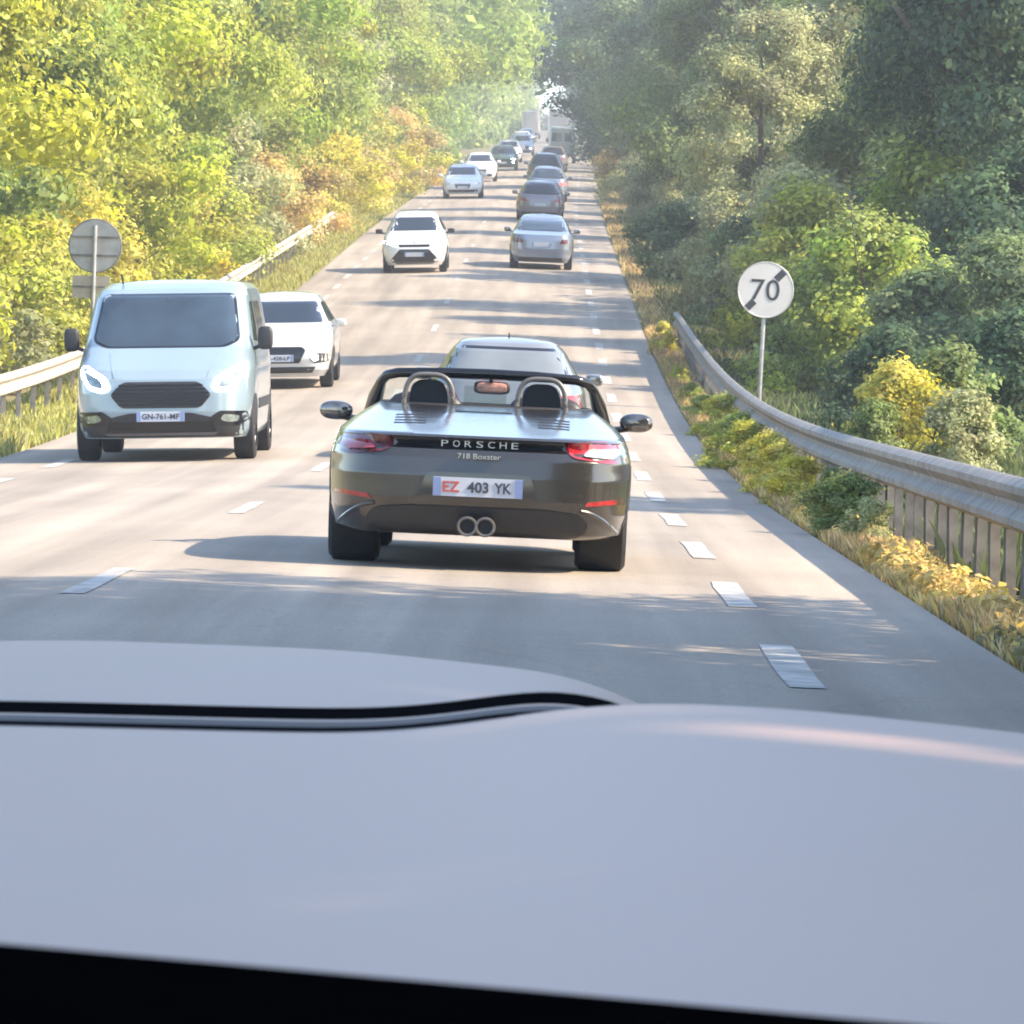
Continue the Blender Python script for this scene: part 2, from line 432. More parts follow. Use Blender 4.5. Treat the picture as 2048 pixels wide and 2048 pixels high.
W_CAR = [(.2, .79), (.3, .85), (.5, .895), (.72, .90), (.88, .875), (.98, .835), (1.08, .77), (1.35, .625), (1.43, .55), (1.46, .47)]
def wscale(k, kz=1, base=W_CAR): return [(z*kz, x*k) for z, x in base]
FRONT = [(.2, .14), (.32, .03), (.48, 0), (.64, .03), (.74, .12), (.84, .45), (.94, .95), (.98, 1.06), (1.36, 1.85), (1.43, 2.05), (1.46, 2.25)]
REAR_H = [(.2, .12), (.35, .02), (.55, 0), (.8, .03), (.97, .10), (1.0, .13), (1.35, .48), (1.43, .58), (1.46, .75)]
REAR_S = [(.2, .12), (.35, .02), (.55, 0), (.82, .03), (.96, .08), (1.02, .45), (1.05, .62), (1.34, 1.35), (1.42, 1.6), (1.45, 1.85)]

def clear_glass(name, tint, fac):
    m, n, b = nodes(name); L = n.links.new
    t = n.nodes.new('ShaderNodeBsdfTransparent'); t.inputs['Color'].default_value = (*tint, 1)
    g = n.nodes.new('ShaderNodeBsdfGlossy'); g.inputs['Roughness'].default_value = .03
    mx = n.nodes.new('ShaderNodeMixShader'); mx.inputs['Fac'].default_value = fac
    L(t.outputs[0], mx.inputs[1]); L(g.outputs[0], mx.inputs[2]); L(mx.outputs[0], n.nodes['Material Output'].inputs['Surface'])
    MATS[name] = m
clear_glass('glass_clear', (.86, .90, .88), .12)

# ------------------------------------------------------------------ ground, road, painted lines
def sheet(name, xs, ds, zf, mat):
    v = [(x+xo(d), d, zf(x, d)) for d in ds for x in xs]; n = len(xs)
    f = [(i*n+j, i*n+j+1, (i+1)*n+j+1, (i+1)*n+j) for i in range(len(ds)-1) for j in range(n-1)]
    return mesh(name, v, f, mat, smooth=True, angle=None)
DS = list(np.arange(-50, 20, 5.0)) + list(np.arange(20, 160, 1.5)) + list(np.arange(160, 400, 4.0)) + list(np.arange(400, 1481, 20.0))
sheet('ground', [-500, -200, -90, -45, -25, -15, -10, -7, -5.4, -4.4, -3.9, -2, 0, 2, 4.3, 4.8, 5.6, 7, 9, 13, 20, 40, 90, 200, 500], DS,
      lambda x, d: gz(x, d)-.03, 'soil')['kind'] = 'structure'
road = sheet('road', [ROAD_L, -2.9, -1.5, 0, 1.6, 3.2, ROAD_R], DS, lambda x, d: rz(x, d)+.004, 'asphalt'); road['kind'] = 'structure'

def dash(name, x, d0, ln, wd=.13):
    k = max(2, int(ln/1.0)+1); v = []; rg = random.Random(int(d0*10))
    for i in range(k+1):
        d = d0+ln*i/k
        for sx in (-1, 1): v.append((x+sx*wd/2+xo(d)+rg.uniform(-.008, .008), d, rz(x+sx*wd/2, d)+.009))
    return mesh(name, v, [(2*i, 2*i+1, 2*i+3, 2*i+2) for i in range(k)], 'road_paint', road, angle=None)
d = 14.2
while d < 470:
    dash('centre_dash', 0, d-2.6, 3.0, .12); d += 13
for xx, st in ((3.35, 13.2), (-2.95, 40.0)):
    d = st
    while d < 300:
        dash('edge_dash', xx, d, 3.0, .15); d += 6.5

# ------------------------------------------------------------------ guardrails: W beams on close posts
def w_profile(side):
    # (x towards the road, z)
    pr = [(0, .45), (.025, .455), (.075, .49), (.075, .53), (.02, .585), (.02, .615), (.075, .67), (.075, .71), (.025, .745), (0, .75)]
    return [(-side*a, z) for a, z in pr]
def guardrail(name, x, d0, d1, side, label, sink=0, bm='galv'):
    root = empty(name, P(x, d0)); O = root.location
    pr = w_profile(side); th = .012
    def zb(d):
        e = min(max((d1-d)/4, 0), 1); e2 = min(max((d-d0)/8, 0), 1) if d0 > 40 else 1
        return -(.70-.70*min(e, e2))*sink
    def ptn(a, z, d): return Vector((x+a+xo(d), d, gz(x, d)+z+zb(d)))-O
    d = d0
    while d < d1-.1:
        e = min(d+4.0, d1); v = []; f = []; k = 4; n = len(pr)
        for i in range(k+1):
            q = d+(e-d)*i/k + (.06 if i == k else 0)
            for a, z in pr: v.append(ptn(a - side*(.004 if i == k else 0), z, q))
            for a, z in pr[::-1]: v.append(ptn(a+side*th, z, q))
        m = 2*n
        for i in range(k):
            for j in range(m):
                l = (j+1) % m; f.append((i*m+j, i*m+l, (i+1)*m+l, (i+1)*m+j))
        f.append(tuple(range(m))); f.append(tuple(k*m+j for j in range(m))[::-1])
        mesh('rail_beam', v, f, bm, root, angle=30)
        d = e
    pm_ = None; d = d0+.5
    while d < d1-.3:
        if pm_ is None:
            b = MB()
            b.box((0, 0, .18), (.012, .16, 1.06)); b.box((-side*.028, -.077, .18), (.05, .008, 1.06)); b.box((-side*.028, .077, .18), (.05, .008, 1.06))
            b.box((-side*.035, 0, .60), (.05, .09, .10))
            o = b.build('post', 'galv_dull', root, smooth=False); pm_ = o.data
        else: o = link('post', pm_, root)
        o.location = ptn(side*.05, 0, d); o.rotation_euler = (random.uniform(-.02, .02), random.uniform(-.02, .02), random.uniform(-.05, .05)); d += 1.0 if side > 0 else 2.0
    return tag(root, label, 'guardrail')
random.seed(3)
guardrail('guardrail', 4.92, 14.0, 101.0, 1, 'weathered grey metal guardrail along the right roadside, in front of the 70 sign', .05)
guardrail('guardrail', -5.05, 56.0, 176.0, -1, 'sunlit pale metal guardrail along the left roadside behind the van', .3, 'galv_sunlit')

# ------------------------------------------------------------------ signs
def post_sign():
    x, d = 5.57, 77.0; r = empty('road_sign', P(x, d)); r.rotation_euler = (0, R(2.2), R(4))
    MB().tube([(0, .05, -.2), (0, .05, 2.32)], .032, 12).build('pole', 'pole', r)
    c = 1.93
    MB().disc_y((0, 0, c), .425, .02).build('sign_disc', 'sign_white', r, angle=30)
    # thin grey rim
    pts = [(.422*math.cos(a), -.004, c+.422*math.sin(a)) for a in np.linspace(0, 2*np.pi, 49)]
    MB().tube(pts, .012, 6, cap=False).build('rim', 'sign_back', r)
    g = empty
    def bar(u0, u1):
        dv = Vector((math.cos(R(47)), 0, math.sin(R(47)))); nv = Vector((-dv.z, 0, dv.x)); hw = .052; v = []
        for y in (-.012, -.018):
            for u, s in ((u0, -1), (u1, -1), (u1, 1), (u0, 1)): p = dv*u+nv*s*hw; v.append((p.x, y, c+p.z))
        MB().add(v, [(0, 1, 2, 3), (7, 6, 5, 4), (0, 4, 5, 1), (1, 5, 6, 2), (2, 6, 7, 3), (3, 7, 4, 0)]).build('cancel_bar', 'sign_black', r, smooth=False)
    bar(-.40, -.245); bar(.225, .40)
    for k in (0,):
        text('speed_numeral', '70', .46, 'sign_black', r, (-.005, -.014, c), ext=.003, width=.44, bold=0)
    MB().box((0, .03, c+.1), (.3, .03, .05)).box((0, .03, c-.1), (.3, .03, .05)).build('bracket', 'galv', r, smooth=False)
    tag(r, 'round white 70 speed limit end sign on a grey pole behind the right guardrail', 'road sign')
post_sign()
def back_sign():
    x, d = -5.1, 82.0; r = empty('road_sign', P(x, d)); r.rotation_euler = (0, R(1), R(-6))
    MB().tube([(0, -.05, -.2), (0, -.05, 2.66)], .035, 12).build('pole', 'pole', r)
    c = 2.33
    MB().disc_y((0, 0, c), .43, .02).build('sign_disc', 'sign_back', r, angle=30)
    pts = [(.43*math.cos(a), 0, c+.43*math.sin(a)) for a in np.linspace(0, 2*np.pi, 49)]
    MB().tube(pts, .016, 6, cap=False).build('rim', 'galv', r)
    for z in (c+.14, c-.16): MB().box((0, -.022, z), (.78, .02, .035)).build('stiffener', 'galv', r, smooth=False)
    b = MB().box((-.05, 0, 1.66), (.62, .02, .36)).build('supplementary_panel', 'sign_beige', r, smooth=False)
    MB().box((-.05, -.02, 1.66), (.6, .02, .03)).build('stiffener', 'galv', b, smooth=False)
    tag(r, 'grey back of a round road sign with a beige panel, above the van', 'road sign')
back_sign()

# ------------------------------------------------------------------ the dark roadster
def patch_top(c, name, poly, mat, off=.004):
    pts = resample(poly, .06); v = []
    for x, y in pts:
        h = c.bvh.ray_cast(Vector((x, y, 4)), Vector((0, 0, -1))); v.append(h[0]+Vector((0, 0, off)))
    n = len(v); b = [p-Vector((0, 0, off+.008)) for p in v]
    cen = sum(v, Vector())/n
    return mesh(name, v+b+[cen], [(i, (i+1) % n, 2*n) for i in range(n)]+[(i, n+i, n+(i+1) % n, (i+1) % n) for i in range(n)], mat, c.root)
def roadster():
    near = [(.205, .14), (.23, .09), (.3, .05), (.42, 0), (.55, 0), (.66, .02), (.705, .04), (.72, .075), (.76, .085), (.775, .03), (.79, .05), (.82, .28), (.88, .68), (.94, 1.05), (.985, 1.4), (1.0, 1.5)]
    far = [(.205, .3), (.3, .05), (.5, 0), (.6, .08), (.68, .3), (.78, .75), (.88, 1.1), (.98, 1.42), (1.0, 1.46)]
    wd = [(.205, .83), (.235, .875), (.35, .90), (.55, .905), (.66, .90), (.74, .88), (.80, .855), (.86, .81), (.92, .75), (1.0, .66)]
    zq = lambda z: z+.07 if z < .8 else .87+(z-.8)*.75
    near, far, wd = [[(zq(a), b) for a, b in q] for q in (near, far, wd)]
    PZ = lambda q: [(a, zq(b)) for a, b in q]
    c = Car('roadster', 1.905, 29.2, near, far, wd, 4.38, zq(1.0), 'p_black', zq(.205), [(.27, 6), (.77, 6), (.87, 4.6), (1.02, 3.2)], open_top=True, detail=1.25)
    r = c.root; n = len(c.V)-c.top
    ring = [Vector(p) for p in c.V[c.top:]]
    cy = sum((p.y for p in ring))/n; v = list(ring); f = []
    for k, (s, z) in enumerate(((.985, 1.028), (.96, 1.015), (.94, .62), (.9, .45))):
        v += [Vector((p.x*s, cy+(p.y-cy)*s, z)) for p in ring]
        f += [(k*n+j, k*n+(j+1) % n, (k+1)*n+(j+1) % n, (k+1)*n+j) for j in range(n)]
    f.append(tuple(4*n+j for j in range(n)))
    mesh('cockpit_lining', v, f, 'interior', r)
    for sx in (-1, 1):
        s = MB().rbox((sx*.37, 1.92, .78), (.50, .20, .62), .45, Matrix.Rotation(R(-12), 3, 'X')).rbox((sx*.37, 2.2, .55), (.50, .55, .2), .45).build('seat', 'leather', r)
        MB().rbox((sx*.345, 1.80, 1.05), (.24, .12, .22), .5).build('headrest', 'leather', s)
        pts = []
        for t in np.linspace(0, math.pi, 25):
            a = math.copysign(abs(math.cos(t))**.6, math.cos(t)); b = math.sin(t)**.55
            pts.append((sx*.345+a*.15, 1.60, .95+b*.25))
        MB().tube(pts, .016, 10).build('roll_hoop', 'hoop', r)
        pts2 = [(sx*.345+(p[0]-sx*.345)*.80, 1.615, .95+(p[2]-.95)*.88) for p in pts]
        vv = [Vector(p) for p in pts2]; k = len(vv)
        MB().add(vv+[p+Vector((0, .02, 0)) for p in vv], [tuple(range(k)), tuple(range(2*k-1, k-1, -1))]+[(i, i+k, (i+1) % k+k, (i+1) % k) for i in range(k)]).build('hoop_infill', 'interior', r)
    # windscreen frame, pane and mirror
    L_ = [(-.745, 3.02, .92), (-.71, 2.78, 1.03), (-.665, 2.52, 1.145), (-.63, 2.42, 1.182), (-.56, 2.36, 1.200), (-.30, 2.33, 1.213), (0, 2.325, 1.217)]
    fr = L_+[(-p[0], p[1], p[2]) for p in L_[:-1][::-1]]
    MB().tube(fr, [.050]*2+[.032]*9+[.050]*2, 10).build('windscreen_frame', 'gloss_black', r)
    v = [Vector(p) for p in fr]; lo = [Vector((x, 3.05+.10*(1-(x/.74)**2), .93)) for x in np.linspace(-.735, .735, len(fr))]
    mesh('windscreen', v+lo, [(i, i+1, len(fr)+i+1, len(fr)+i) for i in range(len(fr)-1)], 'glass_clear', r)
    m = MB().rbox((.03, 2.50, 1.13), (.23, .05, .085), .5).tube([(.03, 2.5, 1.15), (.02, 2.42, 1.2)], .014, 8).build('interior_mirror', 'black_plastic', r)
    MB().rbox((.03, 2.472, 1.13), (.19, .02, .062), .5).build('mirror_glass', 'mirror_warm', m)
    MB().rbox((0, 2.9, .93), (1.2, .35, .1), .5).build('dashboard', 'interior', r)
    # wind deflector between the hoops
    MB().box((0, 1.64, 1.04), (.26, .006, .2)).build('wind_deflector', 'glass_clear', r, smooth=False)
    # tail
    lp = PZ([(.47, .742), (.55, .685), (.78, .655), (.868, .70), (.866, .76), (.80, .79), (.66, .785), (.52, .768)])
    a = c.patch('tail_light', lp, 'lamp_red', off=.008, rnd=.03)
    b = c.patch('tail_light', [(-p[0], p[1]) for p in lp][::-1], 'lamp_dark_red', off=.008, rnd=.03)  # left lamp darker than right: sunlight on the right is painted in
    for t, sx in ((a, 1), (b, -1)):
        q = PZ([(.60, .70), (.78, .685), (.83, .72), (.82, .745), (.64, .742)])
        q = [(sx*p[0], p[1]) for p in (q if sx > 0 else q[::-1])]
        c.patch('lamp_element', q, 'lamp_clear' if sx > 0 else 'lamp_red', off=.016, parent=t, rnd=.02)  # clear element on the right paints a sun glint
    st = c.patch('light_strip', PZ([(-.5, .712), (.5, .712), (.5, .768), (-.5, .768)]), 'gloss_black', off=.008)
    for k, ch in enumerate('PORSCHE'): text('letter', ch, .055, 'letter_chrome', st, ((k-3)*.068, .058, .811), width=.04, ext=.003)
    text('model_script', '718 Boxster', .045, 'letter_chrome', r, (0, .0, .742), width=.25, ext=.012)
    c.patch('plate_recess', [(-.36, .475), (.36, .475), (.30, .645), (-.30, .645)], 'p_black', off=.004, rnd=.03)
    c.plate(.562, [('EZ', -.155, 'letter_red', .10), ('403', .0, 'letter_dark', .125), ('YK', .145, 'letter_dark', .10)], y=-.022)
    va = c.patch('valance', [(-.60, .283), (.60, .283), (.66, .36), (.60, .425), (.4, .445), (-.4, .445), (-.60, .425), (-.66, .36)], 'black_plastic', off=.008, rnd=.05)
    for sx in (-1, 1):
        e = MB(); cx = sx*.052
        pts = [(cx+.052*math.cos(a), -.03, .335+.05*math.sin(a)) for a in np.linspace(0, 2*np.pi, 33)]
        e.tube(pts, .009, 8, cap=False).build('exhaust_pipe', 'exhaust', r)
        MB().disc_y((cx, .0, .335), .05, .05).build('exhaust_bore', 'interior', r)
    rf = [(.62, .475), (.85, .495), (.85, .522), (.64, .502)]
    c.both('reflector', rf, 'lamp_red', off=.008)
    sd = [(.55, .13)]
    for sx in (-1, 1):
        pts = []
        for t in np.linspace(0, 1, 9): pts.append((sx*(.60+.25*t), .45-.02*t-.15*t*t))
        hit = [c.bvh.ray_cast(Vector((p[0], -4, p[1])), Vector((0, 1, 0)))[0] for p in pts]
        MB().tube([h+Vector((0, -.004, 0)) for h in hit if h], .012, 8).build('bumper_crease', 'p_black', r)
    patch_top(c, 'brake_light_slot', [(-.17, 1.16), (.17, 1.16), (.17, 1.22), (-.17, 1.22)], 'gloss_black')
    for sx in (-1, 1):
        for k in range(4):
            q = [(sx*.33, .55+.13*k), (sx*.52, .55+.13*k), (sx*.52, .58+.13*k), (sx*.33, .58+.13*k)]
            patch_top(c, 'deck_louvre', q if sx > 0 else q[::-1], 'black_plastic', .003)
    c.wheels((.93, 3.42), .885, .335, .30)
    c.mirrors(.95, 2.66, .945, (.21, .13, .12), 'p_black', 'mirror_dark', rnd=.8)
    c.sides('door_seam', [(1.62, .30), (1.64, .30), (1.64, .86), (1.62, .86)], 'black_plastic', off=.003, step=.2)
    for ch in r.children:
        if not ch.name.startswith('wheel') or ch.name.startswith('wheel_arch'): ch.location.z -= .07
    c.done('dark open-top roadster seen from behind with its roof down', 'roadster')
roadster()

# ------------------------------------------------------------------ the pale blue van
def van():
    near = [(.26, .10), (.3, .06), (.4, .02), (.55, 0), (.75, .015), (.9, .06), (1.0, .16), (1.1, .42), (1.2, .72), (1.25, .86), (1.80, 1.5), (1.88, 1.68), (1.945, 2.0), (1.965, 2.3)]
    far = [(.2, .1), (.5, 0), (1.5, .05), (1.9, .15), (1.965, .3)]
    wd = [(.2, .90), (.35, .965), (.6, .985), (1.0, .985), (1.25, .955), (1.8, .86), (1.88, .83), (1.945, .76), (1.965, .68)]
    c = Car('van', -1.85, 54.6, near, far, wd, 4.97, 1.965, 'p_van', .26, [(.26, 6), (.9, 6), (1.2, 7), (1.97, 8)], detail=1.3)
    r = c.root
    ws = [(-.815, 1.31), (-.66, 1.235), (.66, 1.235), (.815, 1.31), (.745, 1.79), (.70, 1.835), (-.70, 1.835), (-.745, 1.79)]
    f = c.patch('windscreen_surround', ws, 'gloss_black', off=.004, rnd=.06)
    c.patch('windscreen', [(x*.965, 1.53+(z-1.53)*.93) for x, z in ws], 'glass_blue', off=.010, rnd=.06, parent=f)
    for sx in (-1, 1): MB().tube([(sx*.55, .93, 1.29), (-sx*.05+sx*.1, .90, 1.262)], .012, 6).build('wiper', 'black_plastic', r)
    gr = c.patch('grille', [(-.555, .735), (-.41, .875), (.41, .875), (.555, .735), (.43, .59), (-.43, .59)], 'black_plastic', off=.010, rnd=.05)
    for k in range(6):
        z = .63+.042*k; hw = .43+min(z-.59, .875-z, .145)*.75
        v = [c.bvh.ray_cast(Vector((x, -4, z)), Vector((0, 1, 0)))[0]+Vector((0, -.016, 0)) for x in np.linspace(-hw, hw, 11)]
        MB().tube(v, .008, 6).build('grille_slat', 'gloss_black', gr)
    for sx in (-1, 1):
        m = lambda q: [(sx*p[0], p[1]) for p in (q if sx > 0 else q[::-1])]
        hl = c.patch('headlight', m([(.545, .80), (.63, .755), (.80, .80), (.90, .97), (.89, 1.04), (.83, 1.06), (.60, .92)]), 'drl', off=.008, rnd=.04)
        c.patch('headlight_lens', m([(.62, .82), (.66, .80), (.78, .835), (.855, .965), (.84, 1.0), (.66, .90)]), 'lamp_inner', off=.018, rnd=.03, parent=hl)
        fg = c.patch('fog_lamp_surround', m([(.52, .475), (.60, .40), (.84, .39), (.93, .45), (.92, .545), (.64, .555)]), 'gloss_black', off=.016, rnd=.03)
        c.patch('fog_lamp', m([(.64, .46), (.72, .43), (.83, .435), (.85, .50), (.68, .52)]), 'lamp_inner', off=.024, rnd=.03, parent=fg)
        c.patch('bonnet_crease', m([(.50, .92), (.51, .92), (.60, 1.18), (.59, 1.18)]), 'p_van', off=.010, step=.03)
    bp = c.patch('lower_bumper', [(-.935, .50), (-.60, .475), (-.34, .535), (.34, .535), (.60, .475), (.935, .50), (.95, .32), (.8, .27), (-.8, .27), (-.95, .32)], 'black_plastic', off=.010, rnd=.03)
    c.patch('air_intake', [(-.56, .44), (.56, .44), (.60, .34), (-.60, .34)], 'gloss_black', off=.015, parent=bp, rnd=.02)
    c.patch('skid_trim', [(-.62, .315), (.62, .325), (.58, .29), (-.58, .29)], 'trim_grey', off=.018, parent=bp, rnd=.01)
    c.plate(.50, 'GN-761-MF', y=-.035)
    c.sides('side_window', [(1.50, 1.30), (2.20, 1.28), (2.20, 1.74), (1.92, 1.74)], 'glass_dark', off=.005, rnd=.03, step=.1)
    c.sides('side_window', [(2.45, 1.28), (3.5, 1.28), (3.5, 1.74), (2.45, 1.74)], 'glass_dark', off=.005, rnd=.03, step=.12)
    c.sides('side_moulding', [(1.5, .55), (4.6, .55), (4.6, .66), (1.5, .66)], 'black_plastic', off=.008, step=.15)
    c.wheels((.95, 3.9), .975, .345, .23)
    c.mirrors(1.075, 1.30, 1.33, (.17, .12, .26), 'black_plastic', near=False)
    MB().tube([(-.55, 2.0, 1.95), (-.56, 1.9, 2.05)], .012, 6).build('aerial', 'black_plastic', r)
    c.done('pale blue van with dark grille and glowing ringed headlights', 'van')
van()

# ------------------------------------------------------------------ the other cars
def front_car(name, x, d, mat, label, kw=1, kz=1, L=4.1, style='hatch', det=.7, lit=False, rear=REAR_H, glass='glass_dark', wheel=.32, text_=None, mirror=None, group=None):
    Z = lambda q: [(a*kw, b*kz) for a, b in q]
    fr = [(z*kz, y) for z, y in FRONT]; rr = [(z*kz, y) for z, y in rear]
    c = Car(name, x, d, fr, rr, wscale(kw, kz), L, 1.46*kz, mat, .2*kz, 5.5, detail=det)
    r = c.root; st = .05 if d < 100 else .09
    c.patch('windscreen', Z([(-.70, 1.03), (.70, 1.03), (.565, 1.355), (-.565, 1.355)]), glass, off=.006, rnd=.04, step=st)
    c.sides('side_window', [(1.55, 1.03*kz), (2.45, 1.03*kz), (2.45, 1.33*kz), (2.05, 1.33*kz)], 'glass_dark', off=.005, step=.12)
    c.sides('side_window', [(2.52, 1.03*kz), (L-.75, 1.03*kz), (L-1.0, 1.32*kz), (2.52, 1.33*kz)], 'glass_dark', off=.005, step=.12)
    hq = {'hatch': [(.46, .70), (.66, .655), (.86, .70), (.875, .80), (.70, .77)],
          'cross': [(.42, .735), (.56, .70), (.86, .745), (.875, .81), (.66, .80)],
          'sedan': [(.52, .62), (.80, .60), (.88, .68), (.80, .735), (.56, .70)]}[style]
    for a in c.both('headlight', Z(hq), 'lamp_lit' if lit else 'lamp_clear', off=.008, rnd=.02, step=st): pass
    if style == 'hatch':
        c.patch('grille', Z([(-.46, .63), (-.40, .68), (.40, .68), (.46, .63), (.36, .42), (-.36, .42)]), 'gloss_black', off=.008, rnd=.03, step=st)
        for sx in (-1, 1):
            m = lambda q: Z([(sx*p[0], p[1]) for p in (q if sx > 0 else q[::-1])])
            fs = c.patch('fog_lamp_surround', m([(.52, .50), (.60, .42), (.82, .43), (.84, .56), (.66, .58)]), 'black_plastic', off=.008, step=st)
            c.patch('fog_lamp', m([(.55, .50), (.60, .45), (.66, .47), (.66, .54), (.58, .55)]), 'lamp_lit' if sx > 0 else 'lamp_clear', off=.016, step=st, parent=fs)
        c.patch('lower_intake', Z([(-.62, .36), (.62, .36), (.56, .26), (-.56, .26)]), 'black_plastic', off=.008, step=st)
    elif style == 'cross':
        c.patch('upper_grille', Z([(-.44, .72), (.44, .72), (.40, .655), (-.40, .655)]), 'gloss_black', off=.008, step=st)
        c.patch('grille', Z([(-.40, .60), (.40, .60), (.66, .33), (.60, .27), (-.60, .27), (-.66, .33)]), 'gloss_black', off=.008, rnd=.03, step=st)
        c.patch('skid_trim', Z([(-.56, .29), (.56, .29), (.50, .23), (-.50, .23)]), 'trim_grey', off=.014, step=st)
        c.patch('emblem', Z([(-.06, .76), (0, .735), (.06, .76), (0, .785)]), 'chrome', off=.008, step=.03)
    else:
        c.patch('grille', Z([(-.36, .66), (.36, .66), (.30, .46), (-.30, .46)]), 'gloss_black', off=.008, rnd=.03, step=st)
        c.patch('lower_intake', Z([(-.70, .40), (.70, .40), (.60, .28), (-.60, .28)]), 'black_plastic', off=.008, step=st)
    c.plate(.50*kz if style != 'cross' else .47*kz, text_, y=None)
    c.wheels((.82, L-.78), .87*kw, wheel, .21, n=18)
    c.mirrors(.985*kw, 1.25, 1.02*kz, (.2, .12, .13), mirror or mat, near=False)
    return c.done(label, 'car', group)

def rear_car(name, x, d, mat, label, kw=1, kz=1, L=4.3, rear=REAR_H, det=.7, lamp='lamp_red', glass='glass_dark', wheel=.32, style='hatch', group=None, aerial=False, cat='car', plate=True):
    Z = lambda q: [(a*kw, b*kz) for a, b in q]
    rr = [(z*kz, y) for z, y in rear]; ff = [(z*kz, y) for z, y in FRONT]
    c = Car(name, x, d, rr, ff, wscale(kw, kz), L, max(p[0] for p in rear)*kz, mat, .2*kz, 5.5, detail=det)
    r = c.root; st = .05 if d < 100 else .09; top = 1.34 if style == 'sedan' else 1.37
    zb = 1.075 if style == 'sedan' else 1.02
    sur = c.patch('rear_window_surround', Z([(-.70, zb-.02), (.70, zb-.02), (.60, top+.02), (-.60, top+.02)]), 'gloss_black', off=.005, rnd=.05, step=st)
    c.patch('rear_window', Z([(-.66, zb), (.66, zb), (.565, top-.015), (-.565, top-.015)]), glass, off=.011, rnd=.05, step=st, parent=sur)
    c.sides('side_window', [(.95, 1.03*kz), (2.0, 1.03*kz), (2.0, 1.33*kz), (1.25, 1.32*kz)], 'glass_dark', off=.005, step=.12)
    c.sides('side_window', [(2.06, 1.03*kz), (2.75, 1.03*kz), (2.35, 1.33*kz), (2.06, 1.33*kz)], 'glass_dark', off=.005, step=.12)
    c.both('tail_light', Z([(.50, .74), (.86, .72), (.885, .80), (.82, .86), (.56, .85)]), lamp, off=.008, rnd=.02, step=st)
    c.patch('valance', Z([(-.70, .22), (.70, .22), (.76, .34), (-.76, .34)]), 'black_plastic', off=.008, step=st)
    if plate: c.plate((.70 if style == 'sedan' else .62)*kz, None)
    c.patch('bumper_seam', Z([(-.80, .57), (.80, .57), (.80, .58), (-.80, .58)]), 'black_plastic', off=.004, step=.1)
    c.wheels((.85, L-.85), .87*kw, wheel, .22, n=18)
    c.mirrors(.985*kw, L-1.75, 1.0*kz, (.2, .12, .14), mat)
    if aerial:
        MB().add([(-.012, 1.0, 1.46*kz), (.012, 1.0, 1.46*kz), (.012, 1.16, 1.47*kz), (-.012, 1.16, 1.47*kz), (-.006, 1.0, 1.55*kz), (.006, 1.0, 1.55*kz)],
                 [(0, 1, 5, 4), (1, 2, 5), (0, 4, 3), (4, 5, 2, 3), (0, 3, 2, 1)]).build('roof_aerial', 'black_plastic', r, smooth=False)
    return c.done(label, cat, group)

front_car('hatchback', -1.95, 80.0, 'p_white', 'white hatchback half hidden behind the pale blue van', kw=.98, kz=1.0, L=4.05, det=.9, glass='glass_dark', text_='EK-428-LP')
front_car('crossover', -1.22, 134.0, 'p_bright', 'white crossover with dark grille driving alone in the oncoming lane', kw=.98, kz=1.07, L=4.18, style='cross', lit=True, wheel=.34, mirror='black_plastic')
front_car('saloon_car', -1.62, 221.0, 'p_bright', 'bright white saloon behind the crossover, nearest of the far oncoming cars', kw=1.0, kz=1.0, L=4.6, style='sedan', rear=REAR_S, det=.5)
front_car('saloon_car', -1.75, 262.0, 'p_bright', 'white car following the bright white saloon, partly hidden by it', kw=1.0, kz=1.03, L=4.4, style='sedan', det=.5)
front_car('oncoming_car', -1.25, 300.0, 'p_green', 'dark green car with bright headlights in the far oncoming queue', kw=1.02, kz=1.02, L=4.4, style='hatch', lit=True, det=.5)
front_car('oncoming_car', -1.0, 385.0, 'p_bluesilver', 'hazy pale blue car behind the dark green one in the oncoming queue', kw=1.02, kz=1.12, L=4.4, style='hatch', det=.5)
rear_car('estate_car', 1.85, 55.0, 'p_silver', 'silver estate car with roof aerial just ahead of the roadster', kw=1.0, kz=.94, L=4.5, det=.9, glass='glass_pale', aerial=True)
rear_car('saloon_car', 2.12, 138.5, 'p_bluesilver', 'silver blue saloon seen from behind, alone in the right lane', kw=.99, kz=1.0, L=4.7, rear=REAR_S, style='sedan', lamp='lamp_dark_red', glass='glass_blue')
rear_car('queued_car', 1.98, 186.0, 'p_grey', 'grey brown car seen from behind, first ahead of the silver blue saloon', kw=1.0, kz=1.0, L=4.3, det=.5, glass='glass_dark')
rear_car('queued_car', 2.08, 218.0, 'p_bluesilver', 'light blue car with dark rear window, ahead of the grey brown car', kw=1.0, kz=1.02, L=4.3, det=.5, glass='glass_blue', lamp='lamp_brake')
rear_car('queued_car', 1.75, 248.0, 'p_darkgreen', 'dark green tall car ahead of the light blue car', kw=1.02, kz=1.16, L=4.5, det=.5, glass='glass_dark', wheel=.36)

